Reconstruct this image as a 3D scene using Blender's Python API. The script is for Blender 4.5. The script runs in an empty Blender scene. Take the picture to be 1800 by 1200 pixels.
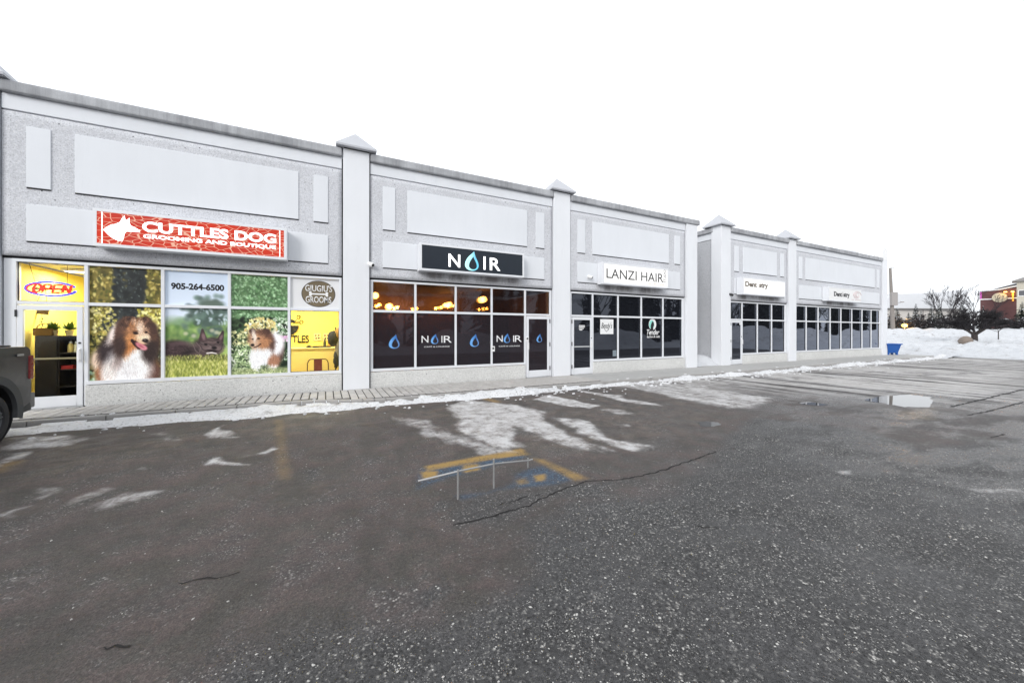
import bpy, bmesh, math, random
import numpy as np
from mathutils import Vector, Matrix
random.seed(7); np.random.seed(7)
SC = bpy.context.scene; COL = SC.collection
R_ = math.radians
# ---------------------------------------------------------------- camera, sky, sun, exposure
F_PX, EYE, HOR = 650.0, 1.6, 583.0            # focal length in photo pixels, eye height over the pavement, horizon row
WALL = 11.28                                  # distance of the shop front plane
YAW = math.atan2(F_PX, 2190 - 900)
LOT = -0.12                                   # asphalt lies one kerb below the pavement
cam = bpy.data.cameras.new('camera'); co = bpy.data.objects.new('camera', cam); COL.objects.link(co)
cam.sensor_width = 36; cam.lens = F_PX / 1800 * 36; cam.shift_y = -17 / 1800; cam.clip_start = .05; cam.clip_end = 3000
co.location = (0, 0, EYE); co.rotation_euler = (R_(90), 0, -YAW); SC.camera = co
wd = bpy.data.worlds.new('World'); SC.world = wd; wd.use_nodes = True
nt = wd.node_tree; bg = nt.nodes['Background']
sk = nt.nodes.new('ShaderNodeTexSky'); sk.sky_type = 'NISHITA'; sk.sun_disc = False
SUN_EL, SUN_AZ = R_(24), R_(228)              # azimuth clockwise from +Y (the shops face the sun side)
sk.sun_elevation = SUN_EL; sk.sun_rotation = SUN_AZ; sk.air_density = 2; sk.dust_density = 6
bw = nt.nodes.new('ShaderNodeRGBToBW'); mx = nt.nodes.new('ShaderNodeMix'); mx.data_type = 'RGBA'
mx.inputs[0].default_value = .72; mx.inputs[7].default_value = (10.5, 10.9, 11.4, 1)   # cloud sheet evens the sky out
nt.links.new(sk.outputs[0], bw.inputs[0]); nt.links.new(bw.outputs[0], mx.inputs[6]); nt.links.new(mx.outputs[2], bg.inputs[0])
bg.inputs[1].default_value = .15
sl = bpy.data.lights.new('sun', 'SUN'); sl.energy = 1.5; sl.angle = R_(25); sl.color = (1, .97, .93)
so = bpy.data.objects.new('sun', sl); COL.objects.link(so)
so.rotation_euler = Vector((-math.sin(SUN_AZ) * math.cos(SUN_EL), -math.cos(SUN_AZ) * math.cos(SUN_EL), -math.sin(SUN_EL))).to_track_quat('-Z', 'Y').to_euler()
vs = SC.view_settings; vs.view_transform = 'Standard'; vs.look = 'None'; vs.gamma = 1; vs.use_curve_mapping = False; vs.exposure = 0.0
SC.render.engine = 'CYCLES'

# ---------------------------------------------------------------- helpers
FV = Vector((math.sin(YAW), math.cos(YAW))); RV = Vector((math.cos(YAW), -math.sin(YAW)))
def W(u, v=HOR, y=WALL):                      # photo pixel -> (X, Z) on the upright plane Y = y
    r = FV + RV * ((u - 900) / F_PX); t = y / r.y
    return r.x * t, EYE - (v - HOR) * t / F_PX
def G(u, v, z=LOT):                           # photo pixel -> point on level ground z
    d = (EYE - z) * F_PX / (v - HOR); p = FV * d + RV * (d * (u - 900) / F_PX); return p.x, p.y
def P(u, d):                                  # photo column and distance -> ground position
    p = FV * d + RV * (d * (u - 900) / F_PX); return p.x, p.y
def ZV(v, d): return EYE - (v - HOR) * d / F_PX
def srgb(c): 
    c = np.asarray(c, float); return np.where(c <= .04045, c / 12.92, ((c + .055) / 1.055) ** 2.4)

class MB:
    def __init__(s): s.v = []; s.f = []
    def box(s, x0, x1, y0, y1, z0, z1):
        b = len(s.v); s.v += [(x, y, z) for z in (z0, z1) for y in (y0, y1) for x in (x0, x1)]
        s.f += [tuple(b + i for i in q) for q in ((0, 2, 3, 1), (4, 5, 7, 6), (0, 1, 5, 4), (2, 6, 7, 3), (0, 4, 6, 2), (1, 3, 7, 5))]; return s
    def quad(s, *p): b = len(s.v); s.v += [tuple(q) for q in p]; s.f.append(tuple(range(b, b + len(p)))); return s
    def tube(s, p0, p1, r0, r1=None, n=6, cap=True):
        r1 = r0 if r1 is None else r1; p0 = Vector(p0); p1 = Vector(p1); d = p1 - p0
        if d.length < 1e-6: return s
        q = d.to_track_quat('Z', 'Y'); b = len(s.v)
        for p, r in ((p0, r0), (p1, r1)):
            for i in range(n):
                a = 6.2832 * i / n; s.v.append(tuple(p + q @ Vector((math.cos(a) * r, math.sin(a) * r, 0))))
        for i in range(n): s.f.append((b + i, b + (i + 1) % n, b + n + (i + 1) % n, b + n + i))
        if cap: s.f.append(tuple(b + n - 1 - i for i in range(n))); s.f.append(tuple(b + n + i for i in range(n)))
        return s
    def path(s, pts, r, n=6):
        for a, b in zip(pts, pts[1:]): s.tube(a, b, r, r, n)
        return s
    def lathe(s, c, axis, prof, n=24):         # prof: (distance along axis, radius)
        q = Vector(axis).to_track_quat('Z', 'Y'); b = len(s.v); c = Vector(c)
        for h, r in prof:
            for i in range(n):
                a = 6.2832 * i / n; s.v.append(tuple(c + q @ Vector((math.cos(a) * r, math.sin(a) * r, h))))
        for k in range(len(prof) - 1):
            for i in range(n): s.f.append((b + k * n + i, b + k * n + (i + 1) % n, b + (k + 1) * n + (i + 1) % n, b + (k + 1) * n + i))
        s.f.append(tuple(b + n - 1 - i for i in range(n))); s.f.append(tuple(b + (len(prof) - 1) * n + i for i in range(n))); return s
    def ball(s, c, r, n=10, m=6, sq=(1, 1, 1)):
        b = len(s.v)
        for j in range(m + 1):
            t = math.pi * j / m
            for i in range(n):
                a = 6.2832 * i / n; s.v.append((c[0] + r * sq[0] * math.sin(t) * math.cos(a), c[1] + r * sq[1] * math.sin(t) * math.sin(a), c[2] + r * sq[2] * math.cos(t)))
        for j in range(m):
            for i in range(n): s.f.append((b + j * n + i, b + (j + 1) * n + i, b + (j + 1) * n + (i + 1) % n, b + j * n + (i + 1) % n))
        return s
    def prism(s, poly, d0, d1, ax='y'):        # polygon (a, b) pushed along an axis
        m = {'y': lambda a, b, d: (a, d, b), 'x': lambda a, b, d: (d, a, b), 'z': lambda a, b, d: (a, b, d)}[ax]
        b = len(s.v); n = len(poly)
        for d in (d0, d1): s.v += [m(p[0], p[1], d) for p in poly]
        s.f.append(tuple(b + i for i in range(n))); s.f.append(tuple(b + n + n - 1 - i for i in range(n)))
        for i in range(n): s.f.append((b + i, b + n + i, b + n + (i + 1) % n, b + (i + 1) % n))
        return s
    def build(s, name, mat, parent=None, smooth=False, bevel=0, seg=2):
        me = bpy.data.meshes.new(name); me.from_pydata(s.v, [], s.f); me.materials.append(mat)
        bm = bmesh.new(); bm.from_mesh(me); bmesh.ops.remove_doubles(bm, verts=bm.verts, dist=1e-5)
        bmesh.ops.recalc_face_normals(bm, faces=bm.faces)
        if bevel: bmesh.ops.bevel(bm, geom=[e for e in bm.edges if len(e.link_faces) == 2 and e.calc_face_angle(0) > .5], offset=bevel, segments=seg, profile=.6, affect='EDGES', clamp_overlap=True)
        bm.to_mesh(me); bm.free()
        if smooth: me.polygons.foreach_set('use_smooth', [True] * len(me.polygons)); me.set_sharp_from_angle(angle=R_(40))
        return link(name, me, parent)
def link(name, me, parent=None):
    o = bpy.data.objects.new(name, me); COL.objects.link(o)
    if parent: o.parent = parent
    return o
def tag(o, label=None, cat=None, group=None, kind=None):
    for k, v in (('label', label), ('category', cat), ('group', group), ('kind', kind)):
        if v: o[k] = v
    return o
def thing(name, label, cat, loc=(0, 0, 0), rz=0, group=None):
    o = bpy.data.objects.new(name, None); COL.objects.link(o); o.location = loc; o.rotation_euler = (0, 0, rz); o.empty_display_size = .2
    return tag(o, label, cat, group)
def grid_mesh(name, X, Y, Z, mat, parent=None, keep=None, attrs=None, smooth=True):
    ny, nx = X.shape; v = np.stack([X, Y, Z], -1).reshape(-1, 3)
    i = np.arange(ny * nx).reshape(ny, nx); q = np.stack([i[:-1, :-1], i[:-1, 1:], i[1:, 1:], i[1:, :-1]], -1).reshape(-1, 4)
    if keep is not None:
        k = keep; kk = (k[:-1, :-1] | k[:-1, 1:] | k[1:, 1:] | k[1:, :-1]).reshape(-1); q = q[kk]
        used = np.unique(q); mp = np.full(ny * nx, -1); mp[used] = np.arange(len(used)); v = v[used]; q = mp[q]
        if attrs: attrs = {n: a.reshape(-1)[used] for n, a in attrs.items()}
    me = bpy.data.meshes.new(name); me.vertices.add(len(v)); me.vertices.foreach_set('co', v.reshape(-1).astype(np.float32))
    me.loops.add(q.size); me.loops.foreach_set('vertex_index', q.reshape(-1).astype(np.int32))
    me.polygons.add(len(q)); me.polygons.foreach_set('loop_start', np.arange(0, q.size, 4, dtype=np.int32))
    if smooth: me.polygons.foreach_set('use_smooth', np.ones(len(q), bool))
    for n, a in (attrs or {}).items():
        me.attributes.new(n, 'FLOAT', 'POINT').data.foreach_set('value', a.reshape(-1).astype(np.float32))
    me.update(calc_edges=True); me.materials.append(mat)
    return link(name, me, parent)
def vnoise(X, Y, sc, seed=0, oct=4, gain=.5):
    r = np.random.RandomState(seed); o = np.zeros_like(X); amp = 1; t = 0
    for k in range(oct):
        g = r.rand(256, 256); x = X / sc + 1000.3 + k * 17; y = Y / sc + 1000.7 + k * 31
        ix = np.floor(x).astype(int); iy = np.floor(y).astype(int); fx = x - ix; fy = y - iy
        fx = fx * fx * (3 - 2 * fx); fy = fy * fy * (3 - 2 * fy); a = g[iy % 256, ix % 256]; b = g[iy % 256, (ix + 1) % 256]; c = g[(iy + 1) % 256, ix % 256]; d = g[(iy + 1) % 256, (ix + 1) % 256]
        o += amp * ((a * (1 - fx) + b * fx) * (1 - fy) + (c * (1 - fx) + d * fx) * fy); t += amp; amp *= gain; sc *= .5
    return o / t
def sstep(a, b, x): t = np.clip((x - a) / (b - a), 0, 1); return t * t * (3 - 2 * t)
def polymask(X, Y, poly, soft):                # 1 inside, fading over `soft` metres around the edge
    ins = np.zeros(X.shape, bool); dm = np.full(X.shape, 1e9); n = len(poly)
    for i in range(n):
        (xa, ya), (xb, yb) = poly[i], poly[(i + 1) % n]
        if ya != yb:
            c = (ya > Y) != (yb > Y); ins ^= c & (X < (xb - xa) * (Y - ya) / (yb - ya) + xa)
        dx, dy = xb - xa, yb - ya; t = np.clip(((X - xa) * dx + (Y - ya) * dy) / (dx * dx + dy * dy + 1e-9), 0, 1)
        dm = np.minimum(dm, np.hypot(X - xa - t * dx, Y - ya - t * dy))
    return sstep(-soft, soft, np.where(ins, dm, -dm))

# ---------------------------------------------------------------- materials
class NT:
    def __init__(s, name):
        s.m = bpy.data.materials.new(name); s.m.use_nodes = True; s.t = s.m.node_tree; s.b = s.t.nodes['Principled BSDF']; s.out = s.t.nodes['Material Output']
        s.pos = s.t.nodes.new('ShaderNodeNewGeometry').outputs['Position']
    def n(s, kind, **kw):
        x = s.t.nodes.new(kind)
        for k, v in kw.items(): setattr(x, k, v)
        return x
    def put(s, sock, v):
        if isinstance(v, bpy.types.NodeSocket): s.t.links.new(v, sock)
        elif isinstance(v, (tuple, list)) and len(v) == 3 and sock.type == 'RGBA': sock.default_value = (*v, 1)
        else: sock.default_value = v
    def math(s, op, a, b=0, c=None, clamp=False):
        x = s.n('ShaderNodeMath', operation=op, use_clamp=clamp); s.put(x.inputs[0], a); s.put(x.inputs[1], b)
        if c is not None: s.put(x.inputs[2], c)
        return x.outputs[0]
    def noise(s, sc, det=4, rough=.6, vec=None, col=False):
        x = s.n('ShaderNodeTexNoise'); s.put(x.inputs['Vector'], vec or s.pos); x.inputs['Scale'].default_value = sc; x.inputs['Detail'].default_value = det; x.inputs['Roughness'].default_value = rough
        return x.outputs[1 if col else 0]
    def vor(s, sc, feat='F1', vec=None, out=0):
        x = s.n('ShaderNodeTexVoronoi', feature=feat); s.put(x.inputs['Vector'], vec or s.pos); x.inputs['Scale'].default_value = sc; return x.outputs[out]
    def map(s, sx, sy, sz, loc=(0, 0, 0)):
        x = s.n('ShaderNodeMapping'); s.put(x.inputs[0], s.pos); x.inputs['Scale'].default_value = (sx, sy, sz); x.inputs['Location'].default_value = loc; return x.outputs[0]
    def ss(s, a, b, x):
        m = s.n('ShaderNodeMapRange', interpolation_type='SMOOTHSTEP'); s.put(m.inputs[0], x); s.put(m.inputs[1], a); s.put(m.inputs[2], b); return m.outputs[0]
    def lin(s, a, b, lo, hi, x):
        m = s.n('ShaderNodeMapRange'); s.put(m.inputs[0], x); s.put(m.inputs[1], a); s.put(m.inputs[2], b); s.put(m.inputs[3], lo); s.put(m.inputs[4], hi); return m.outputs[0]
    def mix(s, f, a, b, mode='MIX'):
        x = s.n('ShaderNodeMix', data_type='RGBA', blend_type=mode); s.put(x.inputs[0], f); s.put(x.inputs[6], a); s.put(x.inputs[7], b); return x.outputs[2]
    def attr(s, name, out='Fac'): return s.n('ShaderNodeAttribute', attribute_name=name).outputs[out]
    def bump(s, h, st=.4, dist=.01, prev=None):
        x = s.n('ShaderNodeBump'); x.inputs['Strength'].default_value = st; x.inputs['Distance'].default_value = dist; s.put(x.inputs['Height'], h)
        if prev: s.put(x.inputs['Normal'], prev)
        return x.outputs[0]
    def set(s, **kw):
        nm = dict(col='Base Color', rough='Roughness', spec='Specular IOR Level', metal='Metallic', normal='Normal', emit='Emission Color', es='Emission Strength', coat='Coat Weight', ior='IOR')
        for k, v in kw.items(): s.put(s.b.inputs[nm[k]], v)
        return s.m
def plain(name, col, rough=.6, var=.1, sc=6, metal=0, spec=.4, bump=.15):
    n = NT(name); a = n.noise(sc, 5, .65); b = n.noise(sc * 14, 3)
    f = n.math('MULTIPLY_ADD', a, 2 * var, 1 - var); g = n.math('MULTIPLY_ADD', b, var, 1 - var / 2)
    c = n.mix(1, col, n.math('MULTIPLY', f, g), 'MULTIPLY')
    return n.set(col=c, rough=n.lin(.3, .7, max(0, rough - .08), min(1, rough + .08), a), metal=metal, spec=spec, normal=n.bump(b, bump, .004))
def glow(name, col, st, base=None):
    n = NT(name); return n.set(col=base or col, emit=col, es=st, rough=.5)

def mat_smooth(name, col):                      # smooth cast concrete, weather-streaked
    n = NT(name); a = n.noise(.7, 5); st = n.noise(3, 5, .65, n.map(1, 1, .12)); f = n.noise(160, 2)
    k = n.math('ADD', n.math('MULTIPLY_ADD', a, .12, .93), n.math('MULTIPLY_ADD', st, .08, -.06)); drip = n.math('MULTIPLY', n.ss(.56, .70, n.noise(2.2, 6, .8, n.map(1, 1, .14))), n.ss(.42, .62, a)); k = n.math('MULTIPLY', n.math('MULTIPLY', k, n.math('MULTIPLY_ADD', drip, -.07, 1)), n.math('MULTIPLY_ADD', f, .08, .96))
    return n.set(col=n.mix(1, col, k, 'MULTIPLY'), rough=.82, spec=.25, normal=n.bump(f, .12, .003))
def mat_aggregate(name, col, stain=False):      # exposed aggregate: grain, dark chips, pits
    n = NT(name); a = n.noise(1.1, 5); g = n.noise(48, 3, .75); v = n.vor(30, out=0); rnd = n.vor(30, out=1)
    v2 = n.vor(11, out=0); r2 = n.vor(11, out=1)
    c = n.mix(n.lin(.3, .7, 0, 1, g), tuple(x * .72 for x in col), tuple(min(1, x * 1.14) for x in col))
    sep = n.n('ShaderNodeSeparateColor'); n.put(sep.inputs[0], rnd); s2 = n.n('ShaderNodeSeparateColor'); n.put(s2.inputs[0], r2)
    chip = n.math('MULTIPLY', n.math('LESS_THAN', v, .36), n.math('GREATER_THAN', sep.outputs[0], .62)); c = n.mix(n.math('MULTIPLY', chip, .34), c, (.2, .2, .21))
    lite = n.math('MULTIPLY', n.math('LESS_THAN', v, .4), n.math('LESS_THAN', sep.outputs[0], .2)); c = n.mix(n.math('MULTIPLY', lite, .5), c, (.72, .72, .72))
    hole = n.math('MULTIPLY', n.math('LESS_THAN', v2, .17), n.math('GREATER_THAN', s2.outputs[1], .74)); c = n.mix(n.math('MULTIPLY', hole, n.ss(.45, .6, a)), c, (.06, .06, .065))
    c = n.mix(1, c, n.math('MULTIPLY_ADD', a, .3, .85), 'MULTIPLY')
    if stain:
        sv = n.math('MULTIPLY', n.attr('stain'), n.ss(.3, .62, n.noise(2.2, 5, .7, n.map(1, 1, .35)))); c = n.mix(n.math('MULTIPLY', sv, .75), c, (.10, .085, .075))
    return n.set(col=c, rough=.9, spec=.2, normal=n.bump(n.math('ADD', g, n.math('MULTIPLY', v, .6)), .35, .006))
M = {}
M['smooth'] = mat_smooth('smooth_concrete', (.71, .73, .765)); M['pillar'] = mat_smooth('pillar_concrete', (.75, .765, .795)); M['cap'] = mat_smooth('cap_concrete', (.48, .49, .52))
M['agg'] = mat_aggregate('aggregate_concrete', (.60, .61, .645), True); M['riser'] = mat_aggregate('riser_concrete', (.65, .65, .635))
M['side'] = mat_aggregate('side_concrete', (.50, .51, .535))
n = NT('coping_concrete'); st = n.math('ADD', n.math('MULTIPLY', n.noise(2.5, 6, .75, n.map(1, 1, .06)), .6), n.math('MULTIPLY', n.noise(1.1, 5), .4)); g = n.noise(60, 3)
M['coping'] = n.set(col=n.mix(1, n.mix(n.ss(.34, .66, st), (.24, .245, .26), (.46, .47, .49)), n.math('MULTIPLY_ADD', g, .3, .85), 'MULTIPLY'), rough=.9, spec=.2, normal=n.bump(g, .3, .005))
M['joint_and_shade'] = plain('joint_and_shade_dark', (.02, .02, .022), .8); M['dark'] = plain('interior_dark', (.03, .027, .026), .8)  # first one: dark joints, and the shadow lines painted under the facade panels
M['alu'] = plain('white_aluminium', (.72, .735, .765), .38, .06, 4, 0, .5, .05); M['alu_in'] = plain('grey_aluminium', (.5, .51, .52), .4)
M['white'] = plain('white_paint', (.78, .78, .78), .5, .04); M['steel'] = plain('galvanised_steel', (.36, .36, .36), .45, .15, 30, .5)
M['black'] = plain('black_plastic', (.02, .02, .022), .45); M['tyre'] = plain('tyre_rubber', (.022, .022, .024), .85, .3, 9)
M['blue_plastic'] = plain('blue_plastic', (.012, .085, .33), .42, .12, 4); M['bark'] = plain('bark', (.045, .038, .036), .9, .3, 12)
M['twig'] = plain('dark_twigs', (.030, .027, .030), .9, .3, 3); M['spruce'] = plain('spruce_needles', (.018, .026, .02), .8, .35, 5)
M['wood_pole'] = plain('weathered_pole', (.22, .20, .185), .85, .25, 6); M['pole_box'] = plain('pole_box_grey', (.30, .28, .27), .7)
M['lettering_dark'] = plain('dark_vinyl', (.03, .03, .033), .5, .05); M['print_white'] = plain('white_vinyl', (.8, .8, .8), .5, .03)
M['print_teal'] = plain('teal_vinyl', (.28, .68, .60), .5, .05); M['print_black'] = plain('black_vinyl', (.012, .012, .014), .5, .05)
M['print_blue'] = plain('blue_vinyl', (.05, .15, .45), .5, .05); M['print_gold'] = plain('bronze_vinyl', (.16, .125, .075), .5, .35, 3)
M['letter_glow'] = glow('lit_letters', (1, 1, 1), 1.3); M['sign_glow'] = glow('lit_white_acrylic', (1, .985, .95), .62, (.55, .55, .55))
M['sign_navy'] = plain('navy_sign_face', (.012, .018, .028), .35, .1)
n = NT('lit_red_print'); e = n.vor(6.6, 'DISTANCE_TO_EDGE', n.mix(.04, n.map(.85, 0.01, 1.7), n.noise(5, 2, .5, None, True))); a = n.noise(1.6, 3); sp = n.n('ShaderNodeSeparateXYZ'); n.put(sp.inputs[0], n.pos)
red = n.mix(n.ss(.3, .7, a), (.74, .045, .012), (.62, .05, .03)); c = n.mix(n.ss(.05, .02, e), red, (1, .62, .45))
M['sign_red'] = n.set(col=(.10, .012, .010), emit=c, es=.82, rough=.6, spec=.15)
n = NT('gradient_vinyl'); c = n.attr('Col', 'Color'); M['flame'] = n.set(col=c, rough=.5)
n = NT('lit_gradient'); c = n.attr('Col', 'Color'); M['flame_lit'] = n.set(col=c, emit=c, es=.75, rough=.5)
n = NT('printed_film'); c = n.attr('Col', 'Color'); M['print'] = n.set(col=c, rough=.42, spec=.3, normal=n.bump(n.noise(3, 2), .03, .01))
def mat_glass(name, tint, trans, refl=.06, film=(.012, .013, .017), haze=0):   # coated glazing: some light through, some mirror
    n = NT(name); tr = n.n('ShaderNodeBsdfTransparent'); tr.inputs[0].default_value = (*tint, 1)
    df = n.n('ShaderNodeBsdfDiffuse'); df.inputs[0].default_value = (*film, 1); gl = n.n('ShaderNodeBsdfGlossy'); gl.inputs['Roughness'].default_value = .012
    n.put(gl.inputs['Normal'], n.bump(n.noise(.9, 2), .02, .01)); gl.inputs[0].default_value = (.8, .86, 1, 1)
    m1 = n.n('ShaderNodeMixShader'); m1.inputs[0].default_value = trans; n.t.links.new(df.outputs[0], m1.inputs[1]); thr = tr.outputs[0]
    if haze:                                   # hazy film: lamps behind it spread into a soft glare
        rf = n.n('ShaderNodeBsdfRefraction'); rf.inputs['IOR'].default_value = 1.12; rf.inputs['Roughness'].default_value = .27; rf.inputs[0].default_value = (*tint, 1); mh = n.n('ShaderNodeMixShader'); mh.inputs[0].default_value = haze
        n.t.links.new(thr, mh.inputs[1]); n.t.links.new(rf.outputs[0], mh.inputs[2]); thr = mh.outputs[0]
    n.t.links.new(thr, m1.inputs[2])
    lw = n.n('ShaderNodeFresnel'); lw.inputs[0].default_value = 1.33; f = n.math('MULTIPLY', lw.outputs[0], refl / .02)
    m2 = n.n('ShaderNodeMixShader'); n.put(m2.inputs[0], f); n.t.links.new(m1.outputs[0], m2.inputs[1]); n.t.links.new(gl.outputs[0], m2.inputs[2])
    n.t.links.new(m2.outputs[0], n.out.inputs[0]); return n.m
M['glass'] = mat_glass('dark_glass', (.5, .5, .55), .10, .055); M['glass_clear'] = mat_glass('clear_glass', (.96, .97, .95), .97, .012)
M['glass_amber'] = mat_glass('tinted_glass', (.75, .72, .72), .72, .03, haze=.55); M['glass_film'] = mat_glass('filmed_glass', (.75, .62, .58), .34, .02, (.030, .027, .033))
# snow
def mat_snow(name, dirt, base=(.57, .585, .61)):
    n = NT(name); a = n.noise(1.7, 6, .7); b = n.noise(26, 5, .7); d = n.math('MULTIPLY', n.ss(.52, .75, a), dirt)
    c = n.mix(d, base, (.24, .215, .20)); c = n.mix(n.math('MULTIPLY', n.ss(.54, .68, b), dirt), c, (.13, .115, .105))
    return n.set(col=c, rough=.8, spec=.3, normal=n.bump(n.math('ADD', a, n.math('MULTIPLY', b, .3)), .6, .12))
M['snow'] = mat_snow('snow', .8); M['snow_dirty'] = mat_snow('dirty_snow', .9, (.66, .665, .68)); M['snow_clean'] = mat_snow('fresh_snow', .12, (.60, .615, .64))
# asphalt
n = NT('wet_asphalt'); peb, ice, wet, yel, blu, stk, mud = [n.attr(x) for x in ('peb', 'ice', 'wet', 'yel', 'blu', 'streak', 'mud')]
big = n.noise(.55, 6, .62); mid = n.noise(4.5, 5, .7); fine = n.noise(85, 4, .85); grit = n.noise(34, 5, .85)
base = n.mix(n.ss(.35, .65, n.math('ADD', n.math('MULTIPLY', peb, .30), n.math('MULTIPLY', big, .8))), (.072, .061, .057), (.074, .075, .078))
tone = n.noise(2.3, 6, .75); base = n.mix(n.math('MULTIPLY', n.math('SUBTRACT', 1, peb), .75), base, n.mix(n.ss(.40, .58, tone), (.058, .056, .050), (.082, .064, .061)))
base = n.mix(n.math('MULTIPLY', mud, n.ss(.35, .65, mid)), base, (.105, .090, .076))
damp = n.ss(.44, .60, n.noise(.8, 6, .7)); base = n.mix(n.math('MULTIPLY', damp, .42), base, (.036, .033, .032))
k = n.math('MULTIPLY', n.lin(.3, .7, .45, 1.55, fine), n.math('MULTIPLY_ADD', mid, .9, .55)); base = n.mix(1, base, n.math('MULTIPLY', k, n.lin(.28, .72, .45, 1.6, grit)), 'MULTIPLY')
wv = n.n('ShaderNodeVectorMath', operation='ADD'); n.put(wv.inputs[0], n.pos); nv = n.n('ShaderNodeVectorMath', operation='SCALE'); n.put(nv.inputs[0], n.noise(60, 2, .5, None, True)); nv.inputs['Scale'].default_value = .012; n.t.links.new(nv.outputs[0], wv.inputs[1]); wp = wv.outputs[0]
def agg(sc, lo):                              # one layer of bare aggregate: every stone its own grey, dark binder between
    v = n.vor(sc, vec=wp); c = n.n('ShaderNodeSeparateColor'); n.put(c.inputs[0], n.vor(sc, vec=wp, out=1))
    col = n.mix(n.ss(lo, lo + .10, c.outputs[0]), n.mix(c.outputs[1], (.016, .016, .016), (.115, .117, .118)), n.mix(c.outputs[1], (.15, .15, .145), (.54, .535, .51)))
    return n.mix(n.math('MULTIPLY', n.ss(.30, .62, v), .75), col, (.026, .026, .027)), v
clump = n.ss(.38, .62, n.noise(1.3, 6, .75)); A1, v1 = agg(58, .76); A2, _ = agg(120, .78)
bare = n.math('MULTIPLY', peb, n.math('MULTIPLY_ADD', clump, .55, .40)); loose = n.math('MULTIPLY', n.ss(.46, .64, n.noise(2.2, 6, .8)), .62)
bare = n.math('MAXIMUM', bare, loose); base = n.mix(bare, base, n.mix(n.ss(.45, .55, n.noise(7, 3)), A1, A2))
base = n.mix(1, base, (1.24, 1.21, 1.20), 'MULTIPLY')
wb = n.math('MULTIPLY', blu, n.ss(.37, .55, n.math('ADD', n.math('MULTIPLY', grit, .6), n.math('MULTIPLY', mid, .4)))); base = n.mix(wb, base, n.mix(n.ss(.50, .62, n.math('ADD', n.math('MULTIPLY', grit, .6), n.math('MULTIPLY', fine, .4))), (.022, .052, .10), (.22, .31, .38)))
wy = n.math('MULTIPLY', yel, n.ss(.32, .56, n.math('ADD', n.math('MULTIPLY', grit, .6), n.math('MULTIPLY', mid, .4)))); base = n.mix(wy, base, (.36, .23, .07))
sn = n.noise(1, 5, .72, n.map(1.5, .11, 1)); sn2 = n.noise(1, 4, .7, n.map(6, .4, 1)); stm = n.math('MULTIPLY', stk, n.math('MULTIPLY', n.ss(.42, .52, n.math('ADD', n.math('MULTIPLY', sn, .72), n.math('MULTIPLY', sn2, .3))), n.ss(.28, .44, n.noise(.45, 5, .7))))
im = n.ss(.16, .74, n.math('MULTIPLY', ice, n.math('ADD', n.math('MULTIPLY_ADD', mid, .9, .28), n.math('MULTIPLY', n.math('SUBTRACT', sn2, .5), .9))))
im = n.math('MAXIMUM', im, stm); icec = n.mix(n.ss(.36, .60, n.math('ADD', n.math('MULTIPLY', mid, .6), n.math('MULTIPLY', grit, .4))), (.29, .262, .245), (.68, .675, .68)); icec = n.mix(n.math('MULTIPLY', stk, n.ss(.45, .55, sn2)), icec, (.60, .58, .56)); base = n.mix(n.math('MULTIPLY', im, .86), base, icec)
dkw = n.math('MULTIPLY', stk, n.ss(.50, .38, sn)); base = n.mix(n.math('MULTIPLY', dkw, .6), base, (.032, .032, .034))
ro = n.math('SUBTRACT', n.math('MULTIPLY_ADD', grit, .3, .62), n.math('MULTIPLY', n.math('MAXIMUM', wet, n.math('MULTIPLY', damp, .55)), n.math('MULTIPLY_ADD', n.ss(.40, .58, n.noise(.9, 5, .65, n.map(.7, 1.6, 1))), .46, .08)))
M['asphalt'] = n.set(col=base, rough=n.math('MAXIMUM', ro, n.math('MULTIPLY', im, .6)), spec=.45, normal=n.bump(n.math('ADD', n.math('ADD', n.math('MULTIPLY', fine, .5), grit), n.math('MULTIPLY', n.ss(.5, .2, v1), n.math('MULTIPLY_ADD', peb, 1.1, .2))), .95, .014, n.bump(im, .5, .03)))
M['crack'] = plain('crack_filler', (.012, .011, .011), .8); M['stone'] = plain('pale_stone', (.44, .43, .41), .7, .5, 9)
n = NT('still_water'); M['water'] = n.set(col=(.02, .02, .02), rough=.02, spec=1.0, ior=1.6)
n = NT('paver_concrete'); oi = n.n('ShaderNodeObjectInfo').outputs['Random']; a = n.noise(3, 5); g = n.noise(70, 3); rl = n.vor(4.2, out=1); sp = n.n('ShaderNodeSeparateColor'); n.put(sp.inputs[0], rl)
c = n.mix(n.math('MULTIPLY_ADD', oi, .55, n.math('MULTIPLY', a, .45)), (.36, .345, .33), (.54, .52, .50)); c = n.mix(n.math('MULTIPLY', n.ss(.55, .72, n.noise(.9, 5, .7)), .55), c, (.52, .52, .53))
M['paver'] = n.set(col=n.mix(1, c, n.math('MULTIPLY_ADD', g, .5, .75), 'MULTIPLY'), rough=.85, spec=.25, normal=n.bump(g, .3, .004))
M['slab'] = plain('pavement_concrete', (.40, .395, .385), .85, .2, 2.5); M['kerb'] = plain('kerb_concrete', (.34, .33, .32), .88, .25, 4); M['bed'] = plain('joint_sand', (.035, .033, .032), .95)
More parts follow.
